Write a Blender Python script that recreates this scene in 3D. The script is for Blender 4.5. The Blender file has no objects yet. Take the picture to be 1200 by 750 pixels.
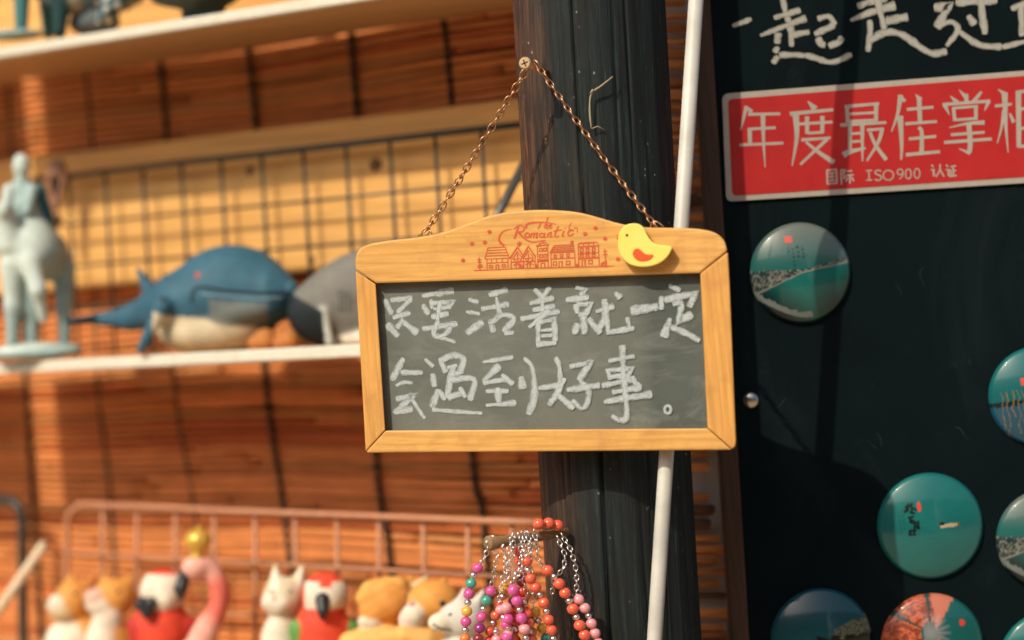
import bpy, bmesh, math, random
import numpy as np
from mathutils import Vector, Matrix
from mathutils.bvhtree import BVHTree
random.seed(7); np.random.seed(7)
S = bpy.context.scene
COL = S.collection
# ------------------------------------------------------------------ camera
CAMZ = 1.35
ROLL = math.radians(3.3)
F = 2833.0                                   # focal length in photo pixels (85 mm)
CR = Vector((math.cos(ROLL), 0, -math.sin(ROLL)))
CU = Vector((math.sin(ROLL), 0, math.cos(ROLL)))
C0 = Vector((0, 0, CAMZ))
cam = bpy.data.cameras.new('camera'); cam.lens = 85; cam.sensor_width = 36
cam.clip_start = 0.05; cam.clip_end = 500
cam.dof.use_dof = True; cam.dof.focus_distance = 1.975; cam.dof.aperture_fstop = 2.2; cam.dof.aperture_blades = 7
camo = bpy.data.objects.new('camera', cam); COL.objects.link(camo)
camo.matrix_world = Matrix(((CR.x, CU.x, 0, 0), (0, 0, -1, 0), (CR.z, CU.z, 0, CAMZ), (0, 0, 0, 1)))
S.camera = camo
# ------------------------------------------------------------------ sky and sun
SUN_AZ, SUN_EL = math.radians(37), math.radians(42)   # sun behind the camera, to the left
w = bpy.data.worlds.new('World'); S.world = w; w.use_nodes = True
wn = w.node_tree.nodes; wl = w.node_tree.links
sky = wn.new('ShaderNodeTexSky'); sky.sky_type = 'NISHITA'; sky.sun_disc = False
sky.sun_elevation = SUN_EL; sky.sun_rotation = math.radians(217)
sky.dust_density = 4.0; sky.air_density = 1.0; sky.ozone_density = 0.6
wl.new(sky.outputs[0], wn['Background'].inputs[0]); wn['Background'].inputs[1].default_value = 0.135
sl = bpy.data.lights.new('sun', 'SUN'); sl.energy = 3.9; sl.angle = math.radians(0.5); sl.color = (1, 0.88, 0.68)
so = bpy.data.objects.new('sun', sl); COL.objects.link(so)
sdir = Vector((math.sin(SUN_AZ)*math.cos(SUN_EL), math.cos(SUN_AZ)*math.cos(SUN_EL), -math.sin(SUN_EL)))
so.rotation_euler = sdir.to_track_quat('-Z', 'Y').to_euler(); so.location = (-3, -3, 4)
vs = S.view_settings; vs.view_transform = 'Standard'; vs.look = 'None'; vs.exposure = -0.17; vs.gamma = 1.0; vs.use_curve_mapping = False

# ------------------------------------------------------------------ geometry helpers
def ray(u, v): return Vector((0, 1, 0)) + CR*((u-600)/F) + CU*((375-v)/F)
def at(u, v, Y): return C0 + ray(u, v)*Y
class Plane:
    def __init__(s, o, n): s.o = Vector(o); s.n = Vector(n).normalized()
    def hit(s, u, v, off=0.0):
        d = ray(u, v); o = s.o + s.n*off
        return C0 + d*((o-C0).dot(s.n)/d.dot(s.n))
WA = math.radians(35)                         # the stall's back wall runs away to the left
WS = Vector((math.cos(WA), -math.sin(WA), 0)); WN = Vector((-math.sin(WA), -math.cos(WA), 0))
WO = Vector((0, 2.37, CAMZ))
WALL = Plane(WO, WN)
def wp(s, n, z): return WO + WS*s + WN*n + Vector((0, 0, z))
def ws(p): return (p-WO).dot(WS)
SA = math.radians(18)
SIGN_M = Matrix(((math.cos(SA), math.sin(SA), 0, 0), (-math.sin(SA), math.cos(SA), 0, 0), (0, 0, 1, 0), (0, 0, 0, 1)))
SIGN = Plane(at(640, 400, 1.93), (-math.sin(SA), -math.cos(SA), 0))
BOARD_Y = 2.09
BOARD = Plane((0, BOARD_Y, CAMZ), (0, -1, 0))
INV = {}
def props(o, label=None, cat=None, group=None, kind=None):
    if label: o['label'] = label
    if cat: o['category'] = cat
    if group: o['group'] = group
    if kind: o['kind'] = kind
    return o
def thing(name, label, cat, loc, rot=None, group=None):
    o = bpy.data.objects.new(name, None); COL.objects.link(o); o.empty_display_size = 0.02
    m = Matrix.Translation(Vector(loc)) @ (rot or Matrix.Identity(4))
    o.matrix_world = m; INV[o.name] = m.inverted()
    return props(o, label, cat, group)
def mesh(name, V, Fc, mat, parent=None, smooth=False, col=None, uv=None, bevel=0, flatmats=None):
    """links ONE mesh object; V are world points"""
    me = bpy.data.meshes.new(name)
    V = [Vector(v) for v in V]
    if parent is not None:
        m = INV[parent.name]
    else:
        lo = Vector((sum(v.x for v in V)/len(V), sum(v.y for v in V)/len(V), min(v.z for v in V))); m = Matrix.Translation(-lo)
    me.from_pydata([m @ v for v in V], [], [tuple(int(i) for i in f) for f in Fc])
    mats = mat if isinstance(mat, (list, tuple)) else [mat]
    for mm in mats: me.materials.append(mm)
    if flatmats is not None: me.polygons.foreach_set('material_index', flatmats)
    if smooth: me.polygons.foreach_set('use_smooth', [True]*len(me.polygons))
    if col is not None:
        a = me.color_attributes.new('Col', 'FLOAT_COLOR', 'POINT')
        c = np.ones((len(V), 4)); c[:, :3] = np.asarray(col)[:, :3]; a.data.foreach_set('color', c.ravel())
    if uv is not None:
        l = me.uv_layers.new(name='UVMap')
        li = np.zeros(len(me.loops), int); me.loops.foreach_get('vertex_index', li)
        l.data.foreach_set('uv', np.asarray(uv)[li].ravel())
    me.update()
    o = bpy.data.objects.new(name, me); COL.objects.link(o)
    if parent is not None: o.parent = parent; INV[o.name] = INV[parent.name]
    else: o.matrix_world = m.inverted(); INV[o.name] = m
    if bevel:
        b = o.modifiers.new('bevel', 'BEVEL'); b.width = bevel; b.segments = 2; b.limit_method = 'ANGLE'; b.angle_limit = math.radians(40)
    return o
class MB:
    def __init__(s): s.V = []; s.F = []; s.C = []; s.uv = []
    def add(s, V, Fc, col=None):
        n = len(s.V); s.V += [Vector(v) for v in V]; s.F += [tuple(i+n for i in f) for f in Fc]
        if col is not None: s.C += [col]*len(V) if not isinstance(col, list) else col
    def tube(s, pts, r, seg=8, cap=True, col=None, closed=False):
        pts = [Vector(p) for p in pts]; n = len(pts); rr = r if isinstance(r, (list, tuple)) else [r]*n
        V = []; up = None
        for i, p in enumerate(pts):
            a = pts[(i-1) % n] if (i > 0 or closed) else p; b = pts[(i+1) % n] if (i < n-1 or closed) else p
            t = (b-a).normalized()
            if up is None:
                up = Vector((0, 0, 1)) if abs(t.z) < .9 else Vector((1, 0, 0))
            x = t.cross(up).normalized(); up = x.cross(t).normalized()
            for k in range(seg):
                an = 2*math.pi*k/seg; V.append(p + (x*math.cos(an) + up*math.sin(an))*rr[i])
        Fc = []
        for i in range(n if closed else n-1):
            j = (i+1) % n
            for k in range(seg):
                k2 = (k+1) % seg; Fc.append((i*seg+k, i*seg+k2, j*seg+k2, j*seg+k))
        if cap and not closed:
            Fc.append(tuple(range(seg-1, -1, -1))); Fc.append(tuple((n-1)*seg+k for k in range(seg)))
        s.add(V, Fc, col)
    def box(s, o, ax, ay, az, col=None):
        o = Vector(o); V = [o + ax*i + ay*j + az*k for i in (0, 1) for j in (0, 1) for k in (0, 1)]
        s.add(V, [(0, 1, 3, 2), (4, 6, 7, 5), (0, 4, 5, 1), (2, 3, 7, 6), (0, 2, 6, 4), (1, 5, 7, 3)], col)
    def prism(s, front, back, col=None):
        n = len(front)
        s.add(list(front)+list(back), [tuple(range(n)), tuple(range(2*n-1, n-1, -1))] + [(i, n+i, n+(i+1) % n, (i+1) % n) for i in range(n)], col)
    def ball(s, c, r, seg=16, rings=10, col=None, axes=None):
        c = Vector(c); ax = axes or (Vector((1, 0, 0)), Vector((0, 1, 0)), Vector((0, 0, 1)))
        rr = r if isinstance(r, (tuple, list)) else (r, r, r)
        V = [c + ax[2]*rr[2]]
        for i in range(1, rings):
            a = math.pi*i/rings
            for k in range(seg):
                b = 2*math.pi*k/seg
                V.append(c + ax[0]*(rr[0]*math.sin(a)*math.cos(b)) + ax[1]*(rr[1]*math.sin(a)*math.sin(b)) + ax[2]*(rr[2]*math.cos(a)))
        V.append(c - ax[2]*rr[2]); Fc = []
        for k in range(seg): Fc.append((0, 1+k, 1+(k+1) % seg))
        for i in range(rings-2):
            for k in range(seg):
                k2 = (k+1) % seg; Fc.append((1+i*seg+k, 1+(i+1)*seg+k, 1+(i+1)*seg+k2, 1+i*seg+k2))
        e = len(V)-1
        for k in range(seg): Fc.append((e, 1+(rings-2)*seg+(k+1) % seg, 1+(rings-2)*seg+k))
        s.add(V, Fc, col)
    def build(s, name, mat, parent=None, smooth=False, bevel=0):
        return mesh(name, s.V, s.F, mat, parent, smooth, s.C if len(s.C) == len(s.V) and s.C else None, s.uv if s.uv else None, bevel)
def spline(pts, n=6, closed=False):
    P = [np.array(p, float) for p in pts]; m = len(P); out = []
    for i in range(m if closed else m-1):
        p1 = P[i]; p2 = P[(i+1) % m]
        p0 = P[(i-1) % m] if (closed or i > 0) else p1*2-p2
        p3 = P[(i+2) % m] if (closed or i < m-2) else p2*2-p1
        for k in range(n):
            t = k/n
            out.append(.5*(2*p1 + (p2-p0)*t + (2*p0-5*p1+4*p2-p3)*t*t + (3*p1-p0-3*p2+p3)*t**3))
    if not closed: out.append(P[-1])
    return out
def ribbons(mb, strokes, plane, off, step=2e-5, chalk=False, rag=0.0):
    """strokes: (list of (u,v) photo points, width_start, width_end [, smooth]) laid as strips on a plane"""
    for q, st in enumerate(strokes):
        pts, w0, w1 = st[0], st[1], st[2]
        sm = st[3] if len(st) > 3 else True
        closed = len(st) > 4 and st[4]
        if closed: pts = spline(pts, 6, True); pts = pts+[pts[0]]
        elif len(pts) > 2 and sm: pts = spline(pts, 5)
        pts = [np.array(p, float) for p in pts]
        if chalk:   # subdivide for ragged edges
            o = [pts[0]]
            for a, b in zip(pts, pts[1:]):
                k = max(1, int(np.linalg.norm(b-a)/1.5))
                o += [a+(b-a)*(i/k) for i in range(1, k+1)]
            pts = o
        L = [0]
        for a, b in zip(pts, pts[1:]): L.append(L[-1]+np.linalg.norm(b-a))
        tot = max(L[-1], 1e-6); n = len(pts); left = []; right = []
        for i in range(n):
            a = pts[max(i-1, 0)]; b = pts[min(i+1, n-1)]
            if closed and i in (0, n-1): a = pts[n-2]; b = pts[1]
            t = (b-a)/(np.linalg.norm(b-a)+1e-9); nn = np.array((-t[1], t[0]))
            w = w0+(w1-w0)*L[i]/tot
            if chalk and not closed:
                e_ = min(L[i], tot-L[i])/(w*.45); w *= (.72+.28*math.sqrt(1-(1-min(e_, 1))**2))*(1.13+.15*math.sin(L[i]*.16+q*1.7)+.09*math.sin(L[i]*.43+q*2.9))
            mit = 1.0
            if 0 < i < n-1:
                t1 = (pts[i]-a)/(np.linalg.norm(pts[i]-a)+1e-9); c = abs(np.dot(t, t1)); mit = 1/max(c, .6)
            wl_ = w*.5*mit*(1+random.uniform(-rag, rag)); wr_ = w*.5*mit*(1+random.uniform(-rag, rag))
            left.append(pts[i]+nn*wl_); right.append(pts[i]-nn*wr_)
        o_ = off + step*q
        base = len(mb.V)
        s = tot*0.0007
        for i in range(n):
            mb.V.append(plane.hit(left[i][0], left[i][1], o_)); mb.V.append(plane.hit(right[i][0], right[i][1], o_))
            mb.uv += [(L[i]*.01+q*.37, 0), (L[i]*.01+q*.37, 1)]
        for i in range(n-1):
            k = base+2*i; mb.F.append((k, k+1, k+3, k+2))
def tf(strokes, ox, oy, sc, wsc=None):
    wsc = wsc or sc
    return [tuple([[(ox+p[0]/sc, oy+p[1]/sc) for p in st[0]], st[1]/wsc, st[2]/wsc] + list(st[3:])) for st in strokes]
def ring(cx, cy, rx, ry=None, n=10):
    ry = ry or rx
    return [(cx+rx*math.cos(2*math.pi*i/n), cy+ry*math.sin(2*math.pi*i/n)) for i in range(n)]
def chain(mb, pts, pitch, a, b, wire, roll0=45, seg=10, rs=5):
    """linked oval rings along a path of world points"""
    pts = [Vector(p) for p in pts]; L = [0]
    for p, q in zip(pts, pts[1:]): L.append(L[-1]+(q-p).length)
    n = max(1, int(L[-1]/pitch)); k = 0
    for i in range(n+1):
        d = L[-1]*i/max(n, 1)
        while k < len(L)-2 and d > L[k+1]: k += 1
        f = (d-L[k])/max(L[k+1]-L[k], 1e-9); c = pts[k].lerp(pts[k+1], min(f, 1)); t = (pts[k+1]-pts[k]).normalized()
        ref = Vector((0, -1, 0)); x = t.cross(ref).normalized(); y = x.cross(t)
        an = math.radians(roll0 + (0 if i % 2 else 62) + random.uniform(-12, 12))
        sx = x*math.cos(an) + y*math.sin(an)
        mb.tube([c + t*(a*math.cos(2*math.pi*j/seg)) + sx*(b*math.sin(2*math.pi*j/seg)) for j in range(seg)], wire, rs, closed=True)

# ------------------------------------------------------------------ materials
def newmat(name, rough=.6, spec=.5, metal=0, base=None, coat=0):
    m = bpy.data.materials.new(name); m.use_nodes = True; b = m.node_tree.nodes['Principled BSDF']
    b.inputs['Roughness'].default_value = rough; b.inputs['Metallic'].default_value = metal
    b.inputs['Specular IOR Level'].default_value = spec
    if coat: b.inputs['Coat Weight'].default_value = coat; b.inputs['Coat Roughness'].default_value = .03
    if base: b.inputs['Base Color'].default_value = (*base, 1)
    return m, m.node_tree.nodes, m.node_tree.links, b
def ramp(nd, stops):
    r = nd.new('ShaderNodeValToRGB'); e = r.color_ramp.elements
    while len(e) < len(stops): e.new(.5)
    for x, (p, c) in zip(e, stops): x.position = p; x.color = (*c, 1) if len(c) == 3 else c
    return r
def noise(nd, ln, vec, scale, detail=4, rough=.55, dist=0):
    n = nd.new('ShaderNodeTexNoise'); n.inputs['Scale'].default_value = scale; n.inputs['Detail'].default_value = detail
    n.inputs['Roughness'].default_value = rough; n.inputs['Distortion'].default_value = dist
    if vec: ln.new(vec, n.inputs['Vector'])
    return n
def mapped(nd, ln, scale, coord='Object', rot=(0, 0, 0)):
    t = nd.new('ShaderNodeTexCoord'); m = nd.new('ShaderNodeMapping'); m.inputs['Scale'].default_value = scale; m.inputs['Rotation'].default_value = rot
    ln.new(t.outputs[coord], m.inputs['Vector']); return m.outputs[0]
def mixc(nd, ln, fac, a, b, mode='MIX'):
    m = nd.new('ShaderNodeMix'); m.data_type = 'RGBA'; m.blend_type = mode
    for sock, val in ((m.inputs[0], fac), (m.inputs[6], a), (m.inputs[7], b)):
        if hasattr(val, 'is_linked') or isinstance(val, bpy.types.NodeSocket): ln.new(val, sock)
        elif isinstance(val, (int, float)): sock.default_value = val
        else: sock.default_value = (*val, 1)
    return m.outputs[2]
def bump(nd, ln, b, h, strength=.3, dist=.001):
    n = nd.new('ShaderNodeBump'); n.inputs['Strength'].default_value = strength; n.inputs['Distance'].default_value = dist
    ln.new(h, n.inputs['Height']); ln.new(n.outputs[0], b.inputs['Normal'])
def m_mottle(name, c1, c2, scale=60, rough=.6, spec=.4, bs=.2, bd=.0008, metal=0, coat=0):
    m, nd, ln, b = newmat(name, rough, spec, metal, coat=coat)
    n = noise(nd, ln, mapped(nd, ln, (1, 1, 1)), scale, 6, .6)
    r = ramp(nd, [(.32, c1), (.68, c2)]); ln.new(n.outputs[0], r.inputs[0]); ln.new(r.outputs[0], b.inputs['Base Color'])
    if bs: bump(nd, ln, b, n.outputs[0], bs, bd)
    return m
def m_wood(name, c1, c2, c3, axis, grain=30, rough=.55, spec=.35, stretch=.06, wear=0):
    """c1 light, c2 mid, c3 dark line; axis 0/2 = grain direction in local space"""
    m, nd, ln, b = newmat(name, rough, spec)
    sc = [1, 1, 1]; sc[axis] = stretch
    v = mapped(nd, ln, sc)
    n1 = noise(nd, ln, v, grain, 3, .5, 1.2); n2 = noise(nd, ln, v, grain*9, 5, .65, .3)
    wv = nd.new('ShaderNodeTexWave'); wv.wave_type = 'BANDS'; wv.bands_direction = 'DIAGONAL'; wv.inputs['Scale'].default_value = grain*2.4
    wv.inputs['Distortion'].default_value = 9; wv.inputs['Detail'].default_value = 3; wv.inputs['Detail Scale'].default_value = .7
    ln.new(v, wv.inputs['Vector'])
    r1 = ramp(nd, [(.25, c1), (.62, c2), (.95, c2)]); ln.new(n1.outputs[0], r1.inputs[0])
    r2 = ramp(nd, [(.55, (0, 0, 0)), (.95, (.34, .34, .34))]); ln.new(wv.outputs[0], r2.inputs[0])
    c = mixc(nd, ln, r2.outputs[0], r1.outputs[0], c3)
    r3 = ramp(nd, [(.3, (.8, .8, .8)), (.7, (1.08, 1.08, 1.08))]); ln.new(n2.outputs[0], r3.inputs[0])
    c = mixc(nd, ln, 1.0, c, r3.outputs[0], 'MULTIPLY')
    if wear:   # handling marks: greyed smudges and tiny dark nicks
        n4 = noise(nd, ln, mapped(nd, ln, (1, 1, 1)), 38, 5, .65, .5); r4 = ramp(nd, [(.50, (0, 0, 0)), (.72, (wear,)*3)]); ln.new(n4.outputs[0], r4.inputs[0])
        c = mixc(nd, ln, r4.outputs[0], c, (c3[0]*.85, c3[1]*.9, c3[2]*1.3))
        vo = nd.new('ShaderNodeTexVoronoi'); vo.inputs['Scale'].default_value = 90; ln.new(mapped(nd, ln, (1, 1, 1)), vo.inputs['Vector'])
        r5 = ramp(nd, [(.05, (.8, .8, .8)), (.10, (0, 0, 0))]); ln.new(vo.outputs['Distance'], r5.inputs[0])
        r6 = ramp(nd, [(.52, (0, 0, 0)), (.6, (1, 1, 1))]); ln.new(n1.outputs[0], r6.inputs[0])
        c = mixc(nd, ln, mixc(nd, ln, 1.0, r5.outputs[0], r6.outputs[0], 'MULTIPLY'), c, (.16, .06, .02))
    ln.new(c, b.inputs['Base Color']); bump(nd, ln, b, n2.outputs[0], .25, .0004)
    return m
def m_vcol(name, rough=.5, spec=.5, coat=0, nscale=0, namp=.15, bs=0):
    m, nd, ln, b = newmat(name, rough, spec, coat=coat)
    a = nd.new('ShaderNodeVertexColor'); a.layer_name = 'Col'; c = a.outputs[0]
    if nscale:
        n = noise(nd, ln, mapped(nd, ln, (1, 1, 1)), nscale, 6, .6)
        r = ramp(nd, [(.25, (1-namp,)*3), (.75, (1+namp,)*3)]); ln.new(n.outputs[0], r.inputs[0])
        c = mixc(nd, ln, 1.0, c, r.outputs[0], 'MULTIPLY')
        if bs: bump(nd, ln, b, n.outputs[0], bs, .0006)
    ln.new(c, b.inputs['Base Color']); return m
def m_chalk(name, colr, dens=.5, top=.9):
    m, nd, ln, b = newmat(name, .95, .1, base=colr)
    uvv = mapped(nd, ln, (1, 1, 1), 'UV'); sep = nd.new('ShaderNodeSeparateXYZ'); ln.new(uvv, sep.inputs[0])
    sb = nd.new('ShaderNodeMath'); sb.operation = 'SUBTRACT'; ln.new(sep.outputs[1], sb.inputs[0]); sb.inputs[1].default_value = .5
    ab = nd.new('ShaderNodeMath'); ab.operation = 'ABSOLUTE'; ln.new(sb.outputs[0], ab.inputs[0])
    r = ramp(nd, [(.18, (.30,)*3), (.5, (-.0,)*3)]); ln.new(ab.outputs[0], r.inputs[0])
    n = noise(nd, ln, mapped(nd, ln, (1, 1, 1)), 1300, 2, .6)
    n2 = noise(nd, ln, mapped(nd, ln, (5, 4.5, 1), 'UV'), 2.2, 5, .7)
    n3 = noise(nd, ln, mapped(nd, ln, (1, 1, 1)), 160, 3, .6)
    ad = nd.new('ShaderNodeMath'); ad.operation = 'MULTIPLY_ADD'; ln.new(n2.outputs[0], ad.inputs[0]); ad.inputs[1].default_value = 1.15; ln.new(n.outputs[0], ad.inputs[2])
    ad2 = nd.new('ShaderNodeMath'); ad2.operation = 'MULTIPLY_ADD'; ln.new(n3.outputs[0], ad2.inputs[0]); ad2.inputs[1].default_value = .5; ln.new(ad.outputs[0], ad2.inputs[2])
    a2 = nd.new('ShaderNodeMath'); a2.operation = 'ADD'; ln.new(ad2.outputs[0], a2.inputs[0]); ln.new(r.outputs[0], a2.inputs[1])
    mr = nd.new('ShaderNodeMapRange'); ln.new(a2.outputs[0], mr.inputs[0]); mr.inputs[1].default_value = 1.45-dens*.5; mr.inputs[2].default_value = 2.0-dens*.5; mr.inputs[4].default_value = top
    tr = nd.new('ShaderNodeBsdfTransparent'); mx = nd.new('ShaderNodeMixShader'); ln.new(mr.outputs[0], mx.inputs[0])
    ln.new(tr.outputs[0], mx.inputs[1]); ln.new(b.outputs[0], mx.inputs[2]); ln.new(mx.outputs[0], nd['Material Output'].inputs[0])
    return m
PINE_X = m_wood('pine_frame', (.72, .41, .125), (.66, .35, .09), (.50, .23, .05), 0, 34, wear=.5)
PINE_Z = m_wood('pine_frame_upright', (.70, .38, .11), (.64, .325, .08), (.50, .22, .045), 2, 34, wear=.5)
PLANK = m_wood('pine_plank', (.82, .49, .165), (.76, .41, .125), (.55, .26, .07), 0, 14)
RAWB = m_wood('raw_board', (.62, .38, .19), (.55, .31, .14), (.4, .2, .08), 0, 20)
WHITEP = m_mottle('white_laminate', (.62, .60, .50), (.70, .68, .58), 90, .35, .5, .05)
BLACKM = m_mottle('black_painted_wire', (.018, .024, .022), (.045, .05, .044), 200, .4, .5, .1)
PINKM = m_mottle('dusty_pink_coating', (.44, .20, .11), (.52, .26, .155), 120, .5, .4, .1)
PVC = m_mottle('white_plastic_pipe', (.42, .42, .38), (.58, .58, .54), 22, .45, .4, .05)
SILVER = m_mottle('silver_metal', (.75, .73, .70), (.9, .88, .85), 300, .18, .5, 0, metal=1)
BRASS = m_mottle('aged_brass', (.42, .22, .12), (.62, .36, .20), 400, .35, .5, .1, metal=1)
BRASSHEAD = m_mottle('screw_brass', (.5, .34, .18), (.62, .44, .25), 500, .5, .4, .2)
DARK = m_mottle('black_recess', (.006, .007, .008), (.012, .013, .014), 100, .8, .2, 0)
VC = m_vcol('painted_resin', .62, .25, 0, 60, .20, .3)
VCGLOSS = m_vcol('gloss_print', .3, .3, .7)
VCBAMB = m_vcol('bamboo_slats', .5, .35, 0, 40, .14, .2)
def m_slate():
    m, nd, ln, b = newmat('grey_slate', .8, .25)
    v = mapped(nd, ln, (1, 1, 1)); n = noise(nd, ln, v, 9, 6, .6, .5); n2 = noise(nd, ln, v, 1400, 2, .5)
    n3 = noise(nd, ln, mapped(nd, ln, (3, 1, 12), rot=(0, .7, 0)), 9, 4, .6)
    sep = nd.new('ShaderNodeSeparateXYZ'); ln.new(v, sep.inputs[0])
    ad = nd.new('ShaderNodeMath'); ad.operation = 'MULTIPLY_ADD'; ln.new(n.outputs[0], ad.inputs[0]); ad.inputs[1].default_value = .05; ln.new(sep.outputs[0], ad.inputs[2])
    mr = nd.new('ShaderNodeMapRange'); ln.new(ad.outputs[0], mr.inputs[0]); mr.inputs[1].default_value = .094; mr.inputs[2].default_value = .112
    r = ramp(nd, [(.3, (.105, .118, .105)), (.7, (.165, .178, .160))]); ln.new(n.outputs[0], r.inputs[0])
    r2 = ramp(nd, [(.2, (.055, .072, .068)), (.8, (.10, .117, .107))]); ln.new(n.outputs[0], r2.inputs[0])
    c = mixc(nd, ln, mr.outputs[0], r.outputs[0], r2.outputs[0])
    r3 = ramp(nd, [(.3, (.86,)*3), (.7, (1.14,)*3)]); ln.new(n2.outputs[0], r3.inputs[0])
    c = mixc(nd, ln, 1.0, c, r3.outputs[0], 'MULTIPLY')
    r4 = ramp(nd, [(.55, (0, 0, 0)), (.8, (.14, .14, .14))]); ln.new(n3.outputs[0], r4.inputs[0])
    c = mixc(nd, ln, r4.outputs[0], c, (.22, .23, .21))
    nh = noise(nd, ln, mapped(nd, ln, (1, 1, 2.2), rot=(0, .35, 0)), 22, 6, .7, 1.2); rh = ramp(nd, [(.5, (0, 0, 0)), (.75, (.4, .4, .4))]); ln.new(nh.outputs[0], rh.inputs[0])
    c = mixc(nd, ln, rh.outputs[0], c, (.25, .265, .25))
    ln.new(c, b.inputs['Base Color']); bump(nd, ln, b, n2.outputs[0], .2, .0003); return m
def m_blackboard():
    m, nd, ln, b = newmat('black_chalkboard', .75, .08)
    v = mapped(nd, ln, (1, 1, 1)); n = noise(nd, ln, v, 7, 6, .6, .6); n2 = noise(nd, ln, v, 500, 3)
    r = ramp(nd, [(.3, (.0010, .0044, .0060)), (.7, (.0024, .0085, .0110))]); ln.new(n.outputs[0], r.inputs[0])
    # faint scratches
    vo = nd.new('ShaderNodeTexVoronoi'); vo.feature = 'DISTANCE_TO_EDGE'; vo.inputs['Scale'].default_value = 11
    n3 = noise(nd, ln, v, 10, 2); va = nd.new('ShaderNodeMix'); va.data_type = 'VECTOR'; va.inputs[0].default_value = .35
    ln.new(v, va.inputs[4]); ln.new(n3.outputs['Color'], va.inputs[5]); ln.new(va.outputs[1], vo.inputs['Vector'])
    r2 = ramp(nd, [(0, (.5, .5, .5)), (.006, (0, 0, 0))]); ln.new(vo.outputs[0], r2.inputs[0])
    n4 = noise(nd, ln, v, 30, 3); r5 = ramp(nd, [(.58, (0, 0, 0)), (.66, (.5, .5, .5))]); ln.new(n4.outputs[0], r5.inputs[0])
    f = mixc(nd, ln, 1.0, r2.outputs[0], r5.outputs[0], 'MULTIPLY')
    c = mixc(nd, ln, f, r.outputs[0], (.10, .14, .14))
    nh = noise(nd, ln, mapped(nd, ln, (1, 1, .5), rot=(0, .5, 0)), 5, 6, .7, 1.0); rh = ramp(nd, [(.5, (0, 0, 0)), (.8, (.16, .16, .16))]); ln.new(nh.outputs[0], rh.inputs[0])
    c = mixc(nd, ln, rh.outputs[0], c, (.05, .075, .075)); ln.new(c, b.inputs['Base Color']); bump(nd, ln, b, n2.outputs[0], .1, .0003); return m
def m_post():
    m, nd, ln, b = newmat('weathered_black_post', .6, .35)
    n = noise(nd, ln, mapped(nd, ln, (1, 1, .03)), 210, 6, .75, .2); n2 = noise(nd, ln, mapped(nd, ln, (1, 1, .22)), 16, 6, .7, .8)
    n3 = noise(nd, ln, mapped(nd, ln, (1, 1, .06)), 620, 4, .75); n7 = noise(nd, ln, mapped(nd, ln, (1, 1, .3)), 60, 5, .7, .4)
    sep = nd.new('ShaderNodeSeparateXYZ'); ln.new(mapped(nd, ln, (1, 1, 1)), sep.inputs[0])
    # bare reddish wood on the side where the black coat has worn off, with a ragged edge
    a1 = nd.new('ShaderNodeMath'); a1.operation = 'MULTIPLY_ADD'; ln.new(n2.outputs[0], a1.inputs[0]); a1.inputs[1].default_value = .11; ln.new(sep.outputs[0], a1.inputs[2])
    a2 = nd.new('ShaderNodeMath'); a2.operation = 'MULTIPLY_ADD'; ln.new(n.outputs[0], a2.inputs[0]); a2.inputs[1].default_value = .05; ln.new(a1.outputs[0], a2.inputs[2])
    mr = nd.new('ShaderNodeMapRange'); ln.new(a2.outputs[0], mr.inputs[0]); mr.inputs[1].default_value = .010; mr.inputs[2].default_value = .060
    r1 = ramp(nd, [(.32, (.002, .0042, .005)), (.55, (.008, .017, .0185)), (.72, (.036, .056, .054))]); ln.new(n.outputs[0], r1.inputs[0])
    r2 = ramp(nd, [(.30, (.012, .009, .007)), (.47, (.060, .027, .015)), (.62, (.19, .072, .027)), (.75, (.30, .13, .055))]); ln.new(n.outputs[0], r2.inputs[0])
    c = mixc(nd, ln, mr.outputs[0], r2.outputs[0], r1.outputs[0])
    r3 = ramp(nd, [(.58, (0, 0, 0)), (.75, (.6, .6, .6))]); ln.new(n3.outputs[0], r3.inputs[0])
    r8 = ramp(nd, [(.42, (.1, .1, .1)), (.62, (1, 1, 1))]); ln.new(n7.outputs[0], r8.inputs[0])
    f0 = mixc(nd, ln, 1.0, r3.outputs[0], r8.outputs[0], 'MULTIPLY'); c = mixc(nd, ln, f0, c, (.12, .125, .105))
    # dark grime patches
    r9 = ramp(nd, [(.36, (.8, .8, .8)), (.52, (0, 0, 0))]); ln.new(n7.outputs[0], r9.inputs[0]); c = mixc(nd, ln, r9.outputs[0], c, (.008, .009, .009))
    # specks of pale dirt
    vo = nd.new('ShaderNodeTexVoronoi'); vo.inputs['Scale'].default_value = 150; ln.new(mapped(nd, ln, (1, 1, .8)), vo.inputs['Vector'])
    r4 = ramp(nd, [(.10, (1, 1, 1)), (.16, (0, 0, 0))]); ln.new(vo.outputs['Distance'], r4.inputs[0])
    n5 = noise(nd, ln, mapped(nd, ln, (1, 1, 1)), 34, 3); r6 = ramp(nd, [(.56, (0, 0, 0)), (.66, (.8, .8, .8))]); ln.new(n5.outputs[0], r6.inputs[0])
    f = mixc(nd, ln, 1.0, r4.outputs[0], r6.outputs[0], 'MULTIPLY'); c = mixc(nd, ln, f, c, (.32, .31, .26))
    ln.new(c, b.inputs['Base Color']); bump(nd, ln, b, n.outputs[0], .8, .0016); return m
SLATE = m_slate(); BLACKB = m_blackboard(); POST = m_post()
CHALK = m_chalk('white_chalk', (.50, .57, .59), .66, .86); CHALK2 = m_chalk('board_chalk', (.40, .40, .36), .80, .92)
REDPRINT = m_mottle('red_print', (.50, .075, .03), (.60, .11, .045), 500, .6, .3, 0)

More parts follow.
